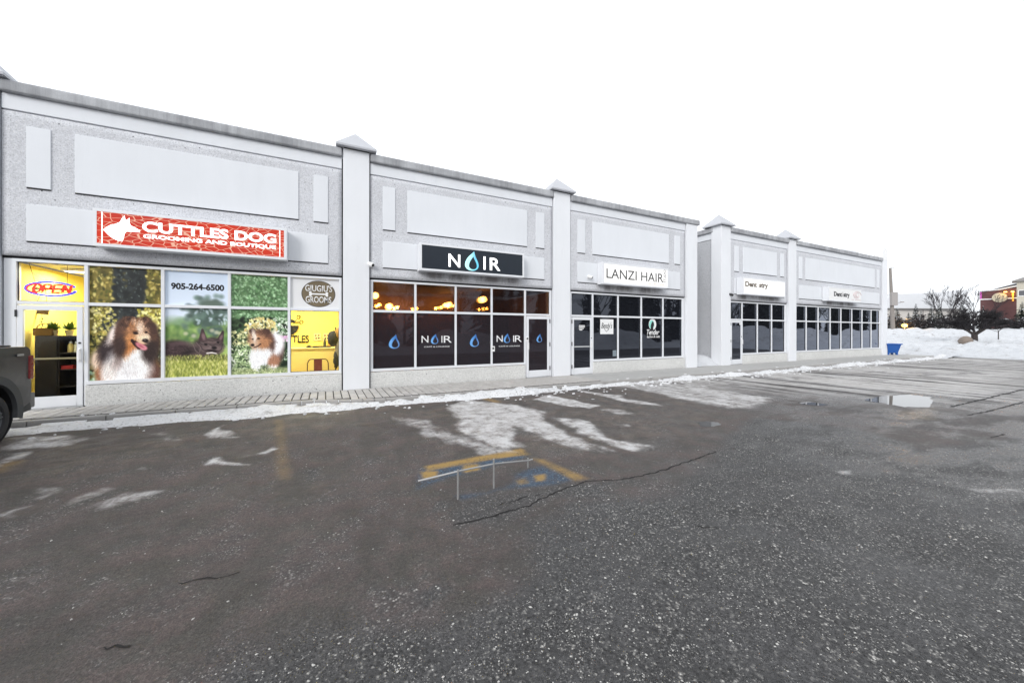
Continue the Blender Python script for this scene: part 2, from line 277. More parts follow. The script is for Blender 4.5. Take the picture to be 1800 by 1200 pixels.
# ---------------------------------------------------------------- window prints, painted stroke by stroke
class Paint:
    def __init__(s, x0, y0, x1, y1, w, seed):
        s.x0, s.y0, s.k = x0, y0, w / (x1 - x0)
        s.W = w; s.H = int(round((y1 - y0) * s.k)); s.a = np.zeros((s.H, s.W, 3)); s.r = np.random.RandomState(seed)
        s.yy, s.xx = np.mgrid[0:s.H, 0:s.W]
        s.X = s.xx / s.k + x0; s.Y = s.yy / s.k + y0
    def noise(s, sc, oct=3):
        o = np.zeros((s.H, s.W)); amp = 1; t = 0
        for i in range(oct):
            g = s.r.rand(int((s.H / s.k) / sc) + 3, int((s.W / s.k) / sc) + 3)
            fy = (s.Y - s.y0) / sc; fx = (s.X - s.x0) / sc
            iy = fy.astype(int); ix = fx.astype(int); fy = fy - iy; fx = fx - ix
            fy = fy * fy * (3 - 2 * fy); fx = fx * fx * (3 - 2 * fx)
            o += amp * ((g[iy, ix] * (1 - fx) + g[iy, ix + 1] * fx) * (1 - fy) + (g[iy + 1, ix] * (1 - fx) + g[iy + 1, ix + 1] * fx) * fy)
            t += amp; amp *= .5; sc = max(sc / 2, 2)
        return o / t
    def blob(s, cx, cy, rx, ry, col, rot=0, soft=.25, al=1):
        m = max(rx, ry) * 1.5
        a0 = max(0, int((cx - m - s.x0) * s.k)); a1 = min(s.W, int((cx + m - s.x0) * s.k) + 2)
        b0 = max(0, int((cy - m - s.y0) * s.k)); b1 = min(s.H, int((cy + m - s.y0) * s.k) + 2)
        if a1 <= a0 or b1 <= b0: return
        dx = s.X[b0:b1, a0:a1] - cx; dy = s.Y[b0:b1, a0:a1] - cy
        c, n = math.cos(rot), math.sin(rot)
        d = np.hypot((dx * c + dy * n) / rx, (-dx * n + dy * c) / ry)
        m = np.clip((1 + soft - d) / (2 * soft + 1e-6), 0, 1)[..., None] * al
        s.a[b0:b1, a0:a1] = s.a[b0:b1, a0:a1] * (1 - m) + np.array(col) / 255. * m
    def dabs(s, n, box, cols, r0, r1, soft=.4, al=.8, asp=1.6, keep=None):
        for i in range(n):
            x = s.r.uniform(box[0], box[2]); y = s.r.uniform(box[1], box[3])
            if keep and not keep(x, y): continue
            r = s.r.uniform(r0, r1); c = np.array(cols[s.r.randint(len(cols))]) * s.r.uniform(.8, 1.2)
            s.blob(x, y, r, r / asp, c, s.r.uniform(0, 3.1), soft, al)
    def fur(s, n, box, keep, flow, ln, jit=.22):
        x = s.r.uniform(box[0], box[2], n); y = s.r.uniform(box[1], box[3], n)
        ok = np.array([keep(a, b) for a, b in zip(x, y)]); x, y = x[ok], y[ok]
        ix = np.clip(((x - s.x0) * s.k).astype(int), 0, s.W - 1); iy = np.clip(((y - s.y0) * s.k).astype(int), 0, s.H - 1)
        col = s.a[iy, ix] * (1 + s.r.uniform(-jit, jit, len(x)))[:, None]
        th = flow(x, y) + s.r.uniform(-.35, .35, len(x)); L = ln * s.r.uniform(.5, 1.2, len(x))
        for t in np.linspace(0, 1, 10):
            px = ((x + np.cos(th) * L * t - s.x0) * s.k).astype(int); py = ((y + np.sin(th) * L * t - s.y0) * s.k).astype(int)
            m = (px >= 0) & (px < s.W) & (py >= 0) & (py < s.H)
            s.a[py[m], px[m]] = s.a[py[m], px[m]] * .45 + col[m] * .55
    def line(s, pts, col, w, al=1):
        for (xa, ya), (xb, yb) in zip(pts, pts[1:]):
            n = max(2, int(math.hypot(xb - xa, yb - ya) / (w * .5)))
            for t in np.linspace(0, 1, n): s.blob(xa + (xb - xa) * t, ya + (yb - ya) * t, w, w, col, 0, .4, al)

def paint_sheltie():
    p = Paint(75, 40, 770, 1140, 150, 3); N = p.noise(60)[..., None]
    p.a[:] = (np.array([62, 58, 24]) * (1 - N) + np.array([150, 132, 60]) * N) / 255
    p.dabs(900, (60, 30, 780, 1150), [(186, 165, 84), (140, 126, 52), (84, 86, 34), (110, 104, 44), (52, 56, 30), (206, 190, 110)], 8, 24)
    def trunk(x, y): return 300 + .0 * y - max(0, y - 380) * .5 < x < 590 - max(0, y - 380) * .4 and y < 640
    for i in range(500):
        x = p.r.uniform(180, 600); y = p.r.uniform(30, 640)
        if trunk(x, y): p.blob(x, y, 30, 20, np.array((42, 46, 46)) * p.r.uniform(.7, 1.3), p.r.rand() * 3, .5, .9)
    p.dabs(60, (320, 60, 560, 560), [(74, 82, 82), (88, 98, 92)], 5, 14)
    p.dabs(120, (90, 420, 320, 760), [(214, 200, 110), (232, 220, 150), (160, 150, 60)], 8, 20)
    p.dabs(160, (520, 430, 770, 760), [(216, 204, 96), (240, 232, 150), (188, 176, 60)], 8, 22)
    p.dabs(140, (75, 700, 300, 1140), [(40, 44, 22), (120, 116, 50), (170, 160, 80), (24, 28, 18)], 8, 22)
    p.dabs(120, (680, 640, 770, 1140), [(20, 24, 18), (52, 58, 36), (28, 34, 24), (150, 160, 140)], 8, 18)
    p.dabs(14, (80, 1040, 200, 1140), [(190, 225, 200), (150, 190, 150)], 12, 30)
    B = p.blob
    B(430, 980, 260, 260, (126, 74, 44), 0, .2); B(210, 1010, 80, 200, (150, 92, 58), .15, .35); B(140, 930, 60, 90, (226, 196, 170), .3, .4)
    B(290, 860, 130, 170, (58, 44, 44), .25, .3); B(250, 830, 80, 120, (50, 40, 42), .3, .3)
    B(670, 760, 90, 150, (66, 48, 42), -.1, .3); B(650, 1060, 120, 130, (92, 62, 52), 0, .35)
    B(440, 1010, 215, 190, (232, 228, 226), 0, .25); B(560, 900, 130, 90, (236, 232, 228), -.4, .3); B(250, 1060, 70, 110, (214, 204, 198), 0, .4)
    B(430, 1040, 90, 110, (202, 198, 200), 0, .5, .5); B(330, 960, 50, 60, (120, 96, 90), .3, .5, .6)
    B(310, 680, 55, 110, (222, 206, 198), .5, .35); B(420, 590, 90, 70, (78, 52, 44), -.3, .25); B(600, 590, 70, 70, (66, 44, 38), .4, .25)
    B(505, 640, 140, 100, (108, 70, 48), 0, .25); B(440, 740, 95, 110, (172, 104, 54), .2, .3); B(400, 790, 60, 110, (190, 118, 60), 0, .35)
    B(540, 690, 105, 80, (196, 136, 88), 0, .3); B(585, 720, 62, 52, (222, 184, 148), 0, .3); B(570, 640, 60, 22, (226, 196, 168), .2, .4)
    B(540, 600, 70, 16, (214, 178, 150), .15, .5); B(345, 720, 40, 90, (84, 54, 42), .1, .4); B(668, 700, 40, 70, (104, 70, 52), 0, .4)
    B(640, 850, 85, 120, (52, 40, 38), -.1, .35); B(365, 790, 62, 130, (60, 44, 40), .15, .35); B(660, 640, 60, 80, (70, 48, 42), .3, .35); B(375, 640, 60, 80, (84, 58, 48), -.3, .35)
    fl = lambda x, y: np.where(y < 700, np.arctan2(y - 720, x - 520), np.where(y < 860, np.arctan2(y - 650, x - 500), np.pi / 2 + (450 - x) / 700.))
    inside = lambda x, y: ((x - 430) / 300) ** 2 + ((y - 990) / 290) ** 2 < 1 or ((x - 510) / 185) ** 2 + ((y - 725) / 170) ** 2 < 1
    p.fur(6500, (100, 500, 760, 1140), inside, fl, 46)
    for sx, cx in ((-1, 425), (1, 606)):      # half-folded ears
        for k in range(12): B(cx + sx * (34 - k * 4.2), 612 - k * 7.5, 44 - k * 2.6, 13, (66 + k * 2, 46 + k, 40), sx * -.3, .35)
        B(cx + sx * 4, 575, 17, 30, (120, 84, 66), sx * .4, .5); B(cx - sx * 14, 548, 26, 15, (58, 40, 36), sx * .7, .35)
    p.fur(900, (370, 530, 660, 640), lambda x, y: True, lambda x, y: np.full_like(x, -1.5), 16, .3)
    B(512, 655, 120, 60, (122, 82, 58), 0, .5, .55); B(548, 640, 26, 50, (226, 200, 178), -.15, .5, .8); B(470, 735, 62, 60, (186, 122, 70), .3, .5, .6); B(572, 726, 64, 46, (226, 192, 158), .25, .4, .9); B(600, 712, 40, 30, (232, 204, 174), .2, .4, .8)
    p.fur(900, (400, 620, 650, 780), lambda x, y: ((x - 520) / 120) ** 2 + ((y - 700) / 90) ** 2 < 1, lambda x, y: np.arctan2(y - 650, x - 570), 18, .2)
    B(505, 680, 26, 13, (38, 24, 22), .1, .3); B(609, 672, 16, 11, (40, 26, 24), 0, .3); B(500, 662, 30, 6, (92, 58, 40), -.1, .5)
    B(600, 756, 33, 22, (34, 26, 26), 0, .25); B(594, 748, 12, 6, (96, 84, 84), 0, .5)
    p.line([(470, 752), (500, 792), (540, 830)], (44, 22, 24), 14); p.line([(500, 760), (560, 790), (600, 792)], (60, 30, 30), 9)
    B(556, 806, 58, 26, (196, 112, 122), .5, .25); B(585, 828, 34, 22, (206, 126, 138), .2, .3); B(560, 812, 30, 7, (164, 84, 96), .5, .5)
    B(560, 772, 46, 12, (214, 178, 142), .35, .4)
    return p.a

def paint_bulldog():
    p = Paint(805, 75, 1405, 1120, 140, 5); N = p.noise(220, 2)[..., None]
    g = np.clip((p.Y - 75) / 560, 0, 1)[..., None]
    p.a[:] = (np.array([188, 202, 220]) * (1 - g) + np.array([206, 216, 230]) * g) / 255 * (.95 + .08 * N)
    for x, y, a, b, c in [(880, 680, 130, 120, (96, 128, 70)), (1010, 720, 150, 110, (110, 140, 76)), (860, 800, 120, 120, (72, 106, 60)), (1320, 700, 140, 150, (92, 124, 64)), (1140, 620, 160, 110, (80, 112, 66)), (950, 600, 60, 60, (120, 150, 110))]:
        p.blob(x, y, a, b, c, 0, .5)
    p.dabs(220, (800, 620, 1410, 820), [(90, 124, 62), (130, 158, 84), (64, 96, 58), (150, 170, 100)], 16, 44, .6, .5)
    for i in range(170):
        t = p.r.randn(2); p.blob(1235 + t[0] * 95, 500 + t[1] * 85, 28, 22, np.array((74, 92, 84)) * p.r.uniform(.7, 1.35), 0, .6, .7)
    p.blob(1230, 390, 120, 46, (88, 102, 92), 0, .4); p.dabs(30, (1080, 440, 1405, 600), [(190, 204, 214)], 6, 20, .6, .6)
    for x, y in [(1065, 715), (1285, 680), (990, 690), (1240, 660), (1320, 690)]: p.blob(x, y, 22, 18, (196, 190, 160), 0, .5, .7)
    G = np.clip((p.Y - 890) / 60, 0, 1)[..., None]; M = p.noise(26)[..., None]
    p.a = p.a * (1 - G) + G * (np.array([148, 156, 66]) * (1 - M) + np.array([206, 206, 124]) * M) / 255
    p.blob(1330, 880, 90, 60, (150, 176, 70), 0, .5, .8)
    B = p.blob
    B(900, 850, 150, 95, (56, 42, 44), .05, .2); B(1080, 880, 140, 70, (58, 46, 46), .1, .2); B(850, 860, 90, 70, (76, 58, 60), 0, .6, .6); B(1010, 900, 50, 50, (40, 32, 34), 0, .5)
    B(1235, 830, 118, 88, (84, 70, 70), 0, .18); B(1250, 790, 90, 60, (54, 44, 46), 0, .3); B(1120, 830, 70, 80, (60, 50, 50), 0, .3)
    [p.blob(1148 + 6 * k / 10., 658 + 11 * k, 13 + 3.3 * k, 16, (66, 50, 52), 0, .2) for k in range(10)]; B(1158, 722, 17, 36, (118, 92, 94), -.2, .4); [p.blob(1348 - 3.8 * k, 675 + 11 * k, 12 + 3 * k, 16, (60, 46, 48), 0, .2) for k in range(10)]; B(1330, 732, 14, 32, (112, 88, 90), .4, .4)
    p.fur(1600, (810, 740, 1360, 960), lambda x, y: ((x - 950) / 240) ** 2 + ((y - 860) / 95) ** 2 < 1 or ((x - 1235) / 120) ** 2 + ((y - 830) / 90) ** 2 < 1, lambda x, y: np.full_like(x, .4), 26, .35)
    for q in [[(1090, 780), (1130, 830), (1120, 880)], [(1130, 780), (1190, 800), (1250, 830)], [(1160, 860), (1220, 830), (1290, 850)], [(1200, 780), (1260, 770), (1320, 790)], [(1060, 800), (1080, 860), (1130, 900)], [(1180, 890), (1230, 880), (1280, 895)]]:
        p.line(q, (136, 118, 116), 4, .22)
    B(1240, 775, 80, 26, (104, 86, 84), .05, .5, .8); B(1165, 845, 44, 40, (112, 94, 92), .3, .5, .75); B(1312, 845, 36, 38, (108, 90, 88), -.3, .5, .75); B(1245, 842, 60, 34, (120, 102, 100), 0, .4, .8); B(1050, 800, 110, 22, (104, 84, 84), .2, .6, .6); B(920, 790, 90, 18, (92, 72, 74), -.1, .6, .6); B(1100, 905, 70, 22, (96, 78, 74), .1, .5, .7)
    for q in [[(1150, 772), (1200, 758), (1245, 768), (1300, 756)], [(1130, 812), (1150, 850), (1190, 876)], [(1345, 800), (1335, 850), (1300, 878)], [(1215, 800), (1240, 815), (1275, 800)]]: p.line(q, (44, 35, 36), 5, .22)
    B(1180, 800, 16, 10, (22, 18, 20), .2, .4); B(1300, 780, 14, 10, (22, 18, 20), .2, .4); B(1262, 836, 26, 16, (30, 24, 26), .1, .3); B(1240, 865, 60, 12, (34, 26, 28), .1, .4)
    p.line([(1190, 890), (1240, 884), (1285, 896)], (214, 208, 200), 5); B(1290, 935, 110, 30, (52, 54, 30), 0, .5, .85); B(1010, 920, 90, 18, (70, 70, 40), 0, .5, .6)
    for i in range(1500):
        x = p.r.uniform(800, 1410); y = p.r.uniform(905, 1120)
        c = np.array([(176, 178, 84), (218, 214, 140), (120, 132, 50), (98, 108, 44)][p.r.randint(4)])
        p.blob(x, y, 3 + (y - 900) / 60, 10 + (y - 900) / 20, c, p.r.uniform(-.5, .5), .5, .55)
    return p.a

def paint_collie():
    p = Paint(140, 115, 670, 1085, 130, 9); N = p.noise(40)[..., None]
    p.a[:] = (np.array([48, 84, 44]) * (1 - N) + np.array([112, 158, 96]) * N) / 255
    p.dabs(1100, (130, 105, 680, 560), [(92, 146, 84), (128, 176, 116), (66, 112, 60), (150, 194, 140), (80, 130, 72)], 6, 16)
    p.dabs(500, (130, 540, 680, 1090), [(28, 44, 26), (40, 62, 36), (20, 30, 20), (60, 88, 50)], 14, 34)
    p.dabs(170, (530, 530, 680, 760), [(226, 240, 214), (150, 190, 140), (110, 150, 100)], 8, 20, .3, .9, 3)
    p.dabs(330, (130, 780, 340, 1060), [(222, 236, 190), (180, 206, 140), (90, 120, 60), (150, 180, 110)], 7, 18, .3, .9, 2.2)
    p.dabs(120, (140, 660, 300, 800), [(230, 226, 150), (200, 200, 120), (60, 84, 44)], 7, 16, .3, .9, 1.8)
    p.dabs(340, (260, 525, 560, 760), [(238, 222, 130), (226, 200, 104), (248, 240, 180), (200, 170, 80)], 8, 17, .3, .95, 1.5, lambda x, y: ((x - 410) / 155) ** 2 + ((y - 640) / 115) ** 2 < 1)
    p.dabs(26, (590, 710, 676, 770), [(214, 140, 196), (232, 170, 214)], 8, 18); p.dabs(60, (580, 860, 676, 960), [(160, 180, 150), (40, 56, 40)], 6, 16, .3, .9, 3)
    G = np.clip((p.Y - 1010) / 40, 0, 1)[..., None]; p.a = p.a * (1 - G) + G * (np.array([96, 116, 58]) * (1 - N) + np.array([170, 184, 116]) * N) / 255
    B = p.blob
    B(570, 850, 60, 130, (92, 60, 48), 0, .25); B(540, 780, 90, 110, (232, 228, 232), -.2, .25); B(480, 800, 60, 110, (96, 62, 50), .1, .3)
    B(420, 900, 110, 90, (236, 234, 236), 0, .22); B(370, 930, 66, 110, (238, 236, 238), 0, .25); B(360, 1010, 40, 40, (230, 228, 230), 0, .25)
    B(530, 950, 58, 70, (172, 108, 74), .3, .25); B(515, 1008, 58, 18, (226, 214, 208), 0, .3)
    B(400, 720, 100, 72, (130, 78, 52), 0, .22); B(330, 665, 34, 30, (78, 48, 40), .5, .25); B(455, 672, 44, 34, (74, 46, 40), -.4, .25); B(430, 700, 60, 40, (96, 58, 44), 0, .4)
    B(370, 760, 70, 60, (190, 124, 78), -.5, .25); B(345, 790, 38, 34, (206, 158, 120), -.4, .3); B(440, 780, 50, 50, (186, 116, 66), 0, .35); B(345, 715, 16, 55, (226, 200, 180), -.1, .4)
    p.fur(2400, (280, 640, 620, 1040), lambda x, y: ((x - 460) / 160) ** 2 + ((y - 900) / 150) ** 2 < 1 or ((x - 400) / 105) ** 2 + ((y - 740) / 90) ** 2 < 1, lambda x, y: np.where(y < 780, np.arctan2(y - 770, x - 350), 1.57), 36)
    B(386, 734, 15, 8, (40, 26, 24), 0, .3); B(332, 740, 9, 7, (40, 26, 24), 0, .3); B(330, 798, 17, 14, (36, 28, 30), 0, .3); p.line([(345, 822), (385, 806), (408, 785)], (70, 36, 32), 5)
    p.dabs(90, (380, 1000, 500, 1050), [(90, 112, 56), (130, 150, 80)], 4, 9, .3, .9, 4)
    p.dabs(300, (140, 1030, 676, 1085), [(90, 112, 56), (170, 184, 110), (206, 214, 150)], 4, 10, .4, .8, 3)
    return p.a
# ---------------------------------------------------------------- ground
def kerb_y(x): return 9.85 - .55 * sstep(-.7, 1.3, np.asarray(x, float))
pp = lambda sx, ox, oy, l: [G(ox + a / sx, oy + b / sx) for a, b in l]
ICE = [  # outlines of the salt-bleached ice sheets on the lot
 (pp(3, 640, 640, [(445, 215), (540, 185), (640, 200), (830, 215), (930, 250), (1000, 320), (1150, 395), (1330, 465), (1180, 450), (1050, 428), (960, 400), (860, 350), (780, 335), (850, 432), (700, 440), (600, 400), (480, 320), (525, 285), (440, 240)]), 1.0, .10),
 (pp(3, 640, 640, [(1005, 278), (1140, 288), (1250, 350), (1330, 390), (1530, 432), (1450, 462), (1300, 420), (1150, 352), (1060, 312)]), .95, .07),
 (pp(3, 640, 640, [(150, 268), (300, 288), (480, 360), (700, 430), (790, 470), (640, 482), (500, 432), (330, 362), (200, 305)]), .8, .12),
 (pp(3, 640, 640, [(895, 185), (990, 158), (1060, 180), (1240, 215), (1180, 237), (1000, 205)]), .95, .06),
 (pp(3, 640, 640, [(1085, 122), (1250, 150), (1450, 190), (1570, 217), (1480, 212), (1250, 172)]), .9, .07),
 (pp(3, 640, 640, [(1225, 100), (1500, 88), (1800, 108), (1900, 160), (1900, 200), (1780, 190), (1620, 175), (1480, 140)]), .8, .15),
 (pp(3, 640, 640, [(1230, 240), (1330, 232), (1430, 270), (1300, 262)]), .7, .06),
 (pp(3, 640, 640, [(1300, 315), (1380, 310), (1390, 335), (1320, 332)]), .65, .07),
 (pp(3, 1200, 620, [(-120, 175), (60, 165), (300, 210), (500, 240), (380, 290), (230, 290), (0, 245), (-90, 230)]), .8, .15),
 (pp(2.571, 0, 640, [(945, 312), (1000, 278), (1090, 308), (1080, 332), (960, 337)]), .85, .05),
 (pp(2.571, 0, 640, [(948, 447), (1000, 418), (1095, 442), (1090, 467), (1000, 452)]), .9, .04),
 (pp(2.571, 0, 640, [(1132, 412), (1200, 378), (1238, 390), (1170, 422)]), .8, .04),
 (pp(2.571, 0, 640, [(320, 605), (420, 568), (465, 578), (330, 628)]), .75, .06),
 (pp(2.571, 0, 640, [(470, 612), (600, 572), (705, 580), (660, 612), (510, 655)]), .75, .07),
 (pp(2.571, 0, 640, [(705, 310), (760, 298), (835, 347), (790, 352)]), .6, .07),
 (pp(2.571, 0, 640, [(598, 482), (660, 462), (640, 502)]), .6, .05),
 (pp(2.571, 0, 640, [(105, 605), (180, 558), (235, 558), (150, 608)]), .7, .05),
 (pp(2.571, 0, 640, [(0, 445), (60, 400), (165, 388), (130, 425), (0, 470)]), .8, .06),
 (pp(2.571, 0, 640, [(60, 330), (300, 320), (440, 335), (330, 365), (160, 372), (40, 385)]), .85, .10),
 (pp(2, 0, 850, [(-20, 120), (50, 82), (75, 82), (10, 140)]), .8, .05), (pp(2, 0, 850, [(0, 375), (45, 365), (50, 390), (0, 402)]), .6, .06),
 (pp(3, 1200, 620, [(820, 625), (910, 622), (915, 640), (820, 645)]), .75, .04),
 (pp(3, 1200, 620, [(1450, 705), (1800, 730), (1860, 750), (1600, 745)]), .8, .05), (pp(3, 1200, 620, [(1700, 655), (1800, 670), (1800, 690), (1720, 680)]), .5, .08)]
PEB = [(pp(1, 0, 0, [(925, 930), (1000, 885), (1180, 872), (1330, 735), (1500, 752), (1640, 790), (1800, 765), (2200, 800), (2200, 1500), (300, 1500), (370, 1170), (440, 1150), (560, 1112), (700, 1118), (890, 1085), (940, 1000)]), 1., .10),
       (pp(3.913, 640, 760, [(640, 440), (1000, 440), (1400, 360), (1800, 330), (1700, 480), (1300, 480), (1100, 600), (620, 640)]), .75, .08),
       (pp(2.571, 0, 640, [(1365, 480), (1440, 470), (1460, 515), (1370, 520)]), .8, .04), (pp(3.913, 640, 760, [(545, 470), (600, 470), (605, 545), (545, 560)]), .8, .03),
       (pp(2, 0, 850, [(1450, 405), (1570, 370), (1630, 420), (1500, 470)]), .8, .04), (pp(2.571, 0, 640, [(1175, 515), (1200, 515), (1205, 570), (1175, 572)]), .7, .03)]
YEL = [(pp(5, 700, 780, [(235, 196), (1080, 40), (1145, 92), (1080, 100), (860, 128), (250, 236)]), 1.15, .02), (pp(5, 700, 780, [(1190, 130), (1270, 135), (1660, 300), (1550, 318)]), .8, .03),
       (pp(5, 700, 780, [(210, 245), (335, 240), (345, 295), (235, 312)]), 1.3, .02), (pp(5, 700, 780, [(575, 185), (695, 175), (710, 228), (595, 250)]), 1.3, .02), (pp(5, 700, 780, [(1200, 278), (1290, 265), (1285, 318), (1215, 325)]), 1.2, .02),
       (pp(5, 700, 780, [(1040, 320), (1110, 305), (1140, 340), (1060, 355)]), .9, .02), (pp(2.571, 0, 640, [(1240, 250), (1280, 250), (1310, 520), (1255, 520)]), .26, .03),
       (pp(3, 640, 640, [(610, 178), (650, 172), (720, 200), (690, 205)]), .7, .05), (pp(2.571, 0, 640, [(0, 455), (60, 430), (90, 440), (0, 490)]), .6, .05), (pp(3, 1200, 620, [(1150, 310), (1310, 290), (1310, 350), (1160, 350)]), .2, .1)]
BLU = [(pp(5, 700, 780, [(230, 215), (850, 118), (1110, 88), (1110, 120), (870, 175), (700, 240), (440, 290), (170, 395), (165, 310)]), 1.05, .03), (pp(5, 700, 780, [(520, 455), (800, 425), (1000, 345), (1050, 260), (1200, 200), (1290, 190), (1540, 310), (1350, 360), (900, 400), (560, 490)]), .9, .03)]
WET = [(pp(1, 0, 0, [(1280, 690), (1550, 680), (1800, 690), (2200, 710), (2200, 960), (1650, 880), (1400, 800)]), 1., .45), (pp(1, 0, 0, [(1000, 900), (1200, 860), (1500, 940), (1800, 930), (1800, 1100), (1500, 1060), (1200, 1000)]), .6, .3)]
MUD = [(pp(3, 640, 640, [(150, 250), (540, 180), (1000, 150), (1900, 80), (1900, 260), (1500, 470), (900, 470), (500, 480)]), .8, .3), (pp(2.571, 0, 640, [(0, 300), (600, 330), (1550, 240), (1550, 280), (800, 400), (0, 560)]), .8, .3)]
def ground_attrs(X, Y):
    wob = .10; Xw = X + (vnoise(X, Y, .5, 11) - .5) * .5; Yw = Y + (vnoise(X, Y, .5, 12) - .5) * .35
    A = {}
    def acc(lst, x, y):
        o = np.zeros_like(X)
        for poly, k, soft in lst: o = np.maximum(o, k * polymask(x, y, poly, soft * 2.1))
        return o
    A['ice'] = acc(ICE, Xw, Yw); A['peb'] = acc(PEB, Xw, Yw); xs = X + (vnoise(X, Y, .12, 3) - .5) * .06
    A['yel'] = acc(YEL, xs, Y); A['blu'] = acc(BLU, xs, Y); A['wet'] = acc(WET, Xw, Yw); A['mud'] = acc(MUD, Xw, Yw)
    A['streak'] = sstep(8, 14, X + (Y - 7) * .7) * sstep(.5, 3.2, Yw - .12 * X + 1.2) * .95
    A['peb'] = np.maximum(A['peb'], sstep(6, 12, X) * .35)
    ky = kerb_y(X); A['mud'] = np.maximum(A['mud'], .8 * sstep(1.6, .2, ky - Y))
    return A
def lot(name, x0, x1, y0, y1, st):
    X, Y = np.meshgrid(np.linspace(x0, x1, int((x1 - x0) / st) + 1), np.linspace(y0, y1, int((y1 - y0) / st) + 1))
    Z = np.full_like(X, LOT); return X, Y, Z
def add_lot(name, x0, x1, y0, y1, st):
    X, Y, Z = lot(name, x0, x1, y0, y1, st)
    if st < .2: at = ground_attrs(X, Y); Z = Z + .014 * at['ice'] * vnoise(X, Y, .3, 77, 3) * sstep(.5, .8, at['ice'])
    return tag(grid_mesh(name, X, Y, Z, M['asphalt'], None, None, ground_attrs(X, Y)), kind='structure')
add_lot('parking_lot', -9, 14, .2, 9.95, .042); add_lot('parking_lot', 14, 38.3, .2, 9.95, .10); add_lot('parking_lot', -40, 90, -9, .2, 1.0); add_lot('parking_lot', -40, -9, .2, 9.95, 1.0)
# snow-covered land beyond the lot, rising to a bank, with lumps left by the plough
def land_z(X, Y):
    d = X - 38 + .25 * (Y - 10); D = X * FV.x + Y * FV.y; z = -.10 + .22 * sstep(0, 5, d) + .25 * sstep(33, 46, D) + 1.62 * sstep(44, 60, D)
    lump = (vnoise(X, Y, 3.2, 21, 4) - .5) * 1.0 + (vnoise(X, Y, .9, 22, 3) - .5) * .75 + (vnoise(X, Y, .4, 23, 2) - .5) * .25
    return z + lump * sstep(-.5, 6, d) * (1 - .7 * sstep(40, 70, d)) + sstep(-.4, .5, d) * .04
X, Y = np.meshgrid(np.concatenate([np.linspace(37.6, 80, 220), np.linspace(81, 140, 40)]), np.concatenate([np.linspace(-12, 45, 230), np.linspace(46, 110, 20)]))
Z = land_z(X, Y); tag(grid_mesh('snow_field', X, Y, Z, M['snow']), kind='structure')
g = MB()
for q in ((-600, -40, -600, 700), (38.2, 140, 109, 700), (140, 900, -600, 700), (-40, 140, -600, -8.9), (-40, 38, 26, 700), (-40, -13, 9.9, 26)): g.quad((q[0], q[2], -.16), (q[1], q[2], -.16), (q[1], q[3], -.16), (q[0], q[3], -.16))
tag(g.build('snow_ground', M['snow']), kind='structure')
g = MB(); far = MB()                                         # higher land behind the bank, seen between buildings
q = lambda f, r: tuple(FV * f + RV * r) + (1.93,); far.quad(q(59, -10), q(59, 200), q(600, 900), q(600, -10)); tag(far.build('snow_terrain', M['snow']), kind='structure')
# pavement: bed, kerb, pavers, slabs
g = MB()
for x0, x1 in [(i * 1.0 - 13, i * 1.0 - 12) for i in range(12)]: pass
xs = np.concatenate([np.linspace(-13, -.7, 13), np.linspace(-.5, 1.3, 8), np.linspace(2.3, 36, 36)]); ks = kerb_y(xs)
bed = MB(); kb = MB()
for a, b, ya, yb in zip(xs, xs[1:], ks, ks[1:]):
    bed.quad((a, ya + .16, -.022), (b, yb + .16, -.022), (b, 12.4, -.022), (a, 12.4, -.022))
    m = .006; p = [(a + m, ya), (b - m, yb), (b - m, yb + .15), (a + m, ya + .15)]
    kb.prism([(q[0], q[1]) for q in p], -.3, -.002, 'z')
side = tag(bed.build('sidewalk', M['bed']), kind='structure')
kb.build('kerb', M['kerb'], side, bevel=.018)
PW, PL = .18, .265; cells = []
for i in range(int((8.1 + 9) / PW)):
    for j in range(8):
        x = -9 + (i + .5) * PW; y = WALL - .07 - (j + .5) * PL; 
        if y - PL / 2 > kerb_y(x) + .155: cells.append((x, y))
cells.sort(key=lambda c: abs(c[0] + .4) + .2 * abs(c[1] - 10.2))
def paver_mb(s, x=0, y=0, z=0, t=0):
    a, b = PW / 2 - .012, PL / 2 - .011; c = .010; z1 = z - .0; pts = [(-a, -b), (a, -b), (a, b), (-a, b)]; k = len(s.v)
    s.v += [(x + p, y + q, -.05) for p, q in pts] + [(x + p, y + q, z - c + t * p) for p, q in pts] + [(x + p * (1 - c / a), y + q * (1 - c / b), z + t * p) for p, q in pts]
    for r in (0, 4):
        for i in range(4): s.f.append((k + r + i, k + r + (i + 1) % 4, k + r + 4 + (i + 1) % 4, k + r + 4 + i))
    s.f.append((k + 8, k + 9, k + 10, k + 11))
pm = MB(); paver_mb(pm); p0 = pm.build('paver', M['paver'], side)
for i, (x, y) in enumerate(cells[:300]):
    o = p0 if i == 0 else p0.copy()
    if i: COL.objects.link(o)
    o.location = (x, y, random.uniform(-.005, .004)); o.rotation_euler = (random.uniform(-.02, .02), random.uniform(-.02, .02), random.uniform(-.012, .012))
rest = MB()
for x, y in cells[300:]: paver_mb(rest, x, y, random.uniform(-.005, .004), random.uniform(-.02, .02))
tag(rest.build('paver_field', M['paver'], side), kind='stuff')
x = 8.12
while x < 36:                                                # plain concrete slabs farther on
    MB().box(x, x + 1.48, float(kerb_y(x)) + .158, 12.4 if 15 < x < 17 else WALL - .07, -.05, -.001 + random.uniform(-.003, .003)).build('concrete_slab', M['slab'], side, bevel=.006, seg=1); x += 1.495
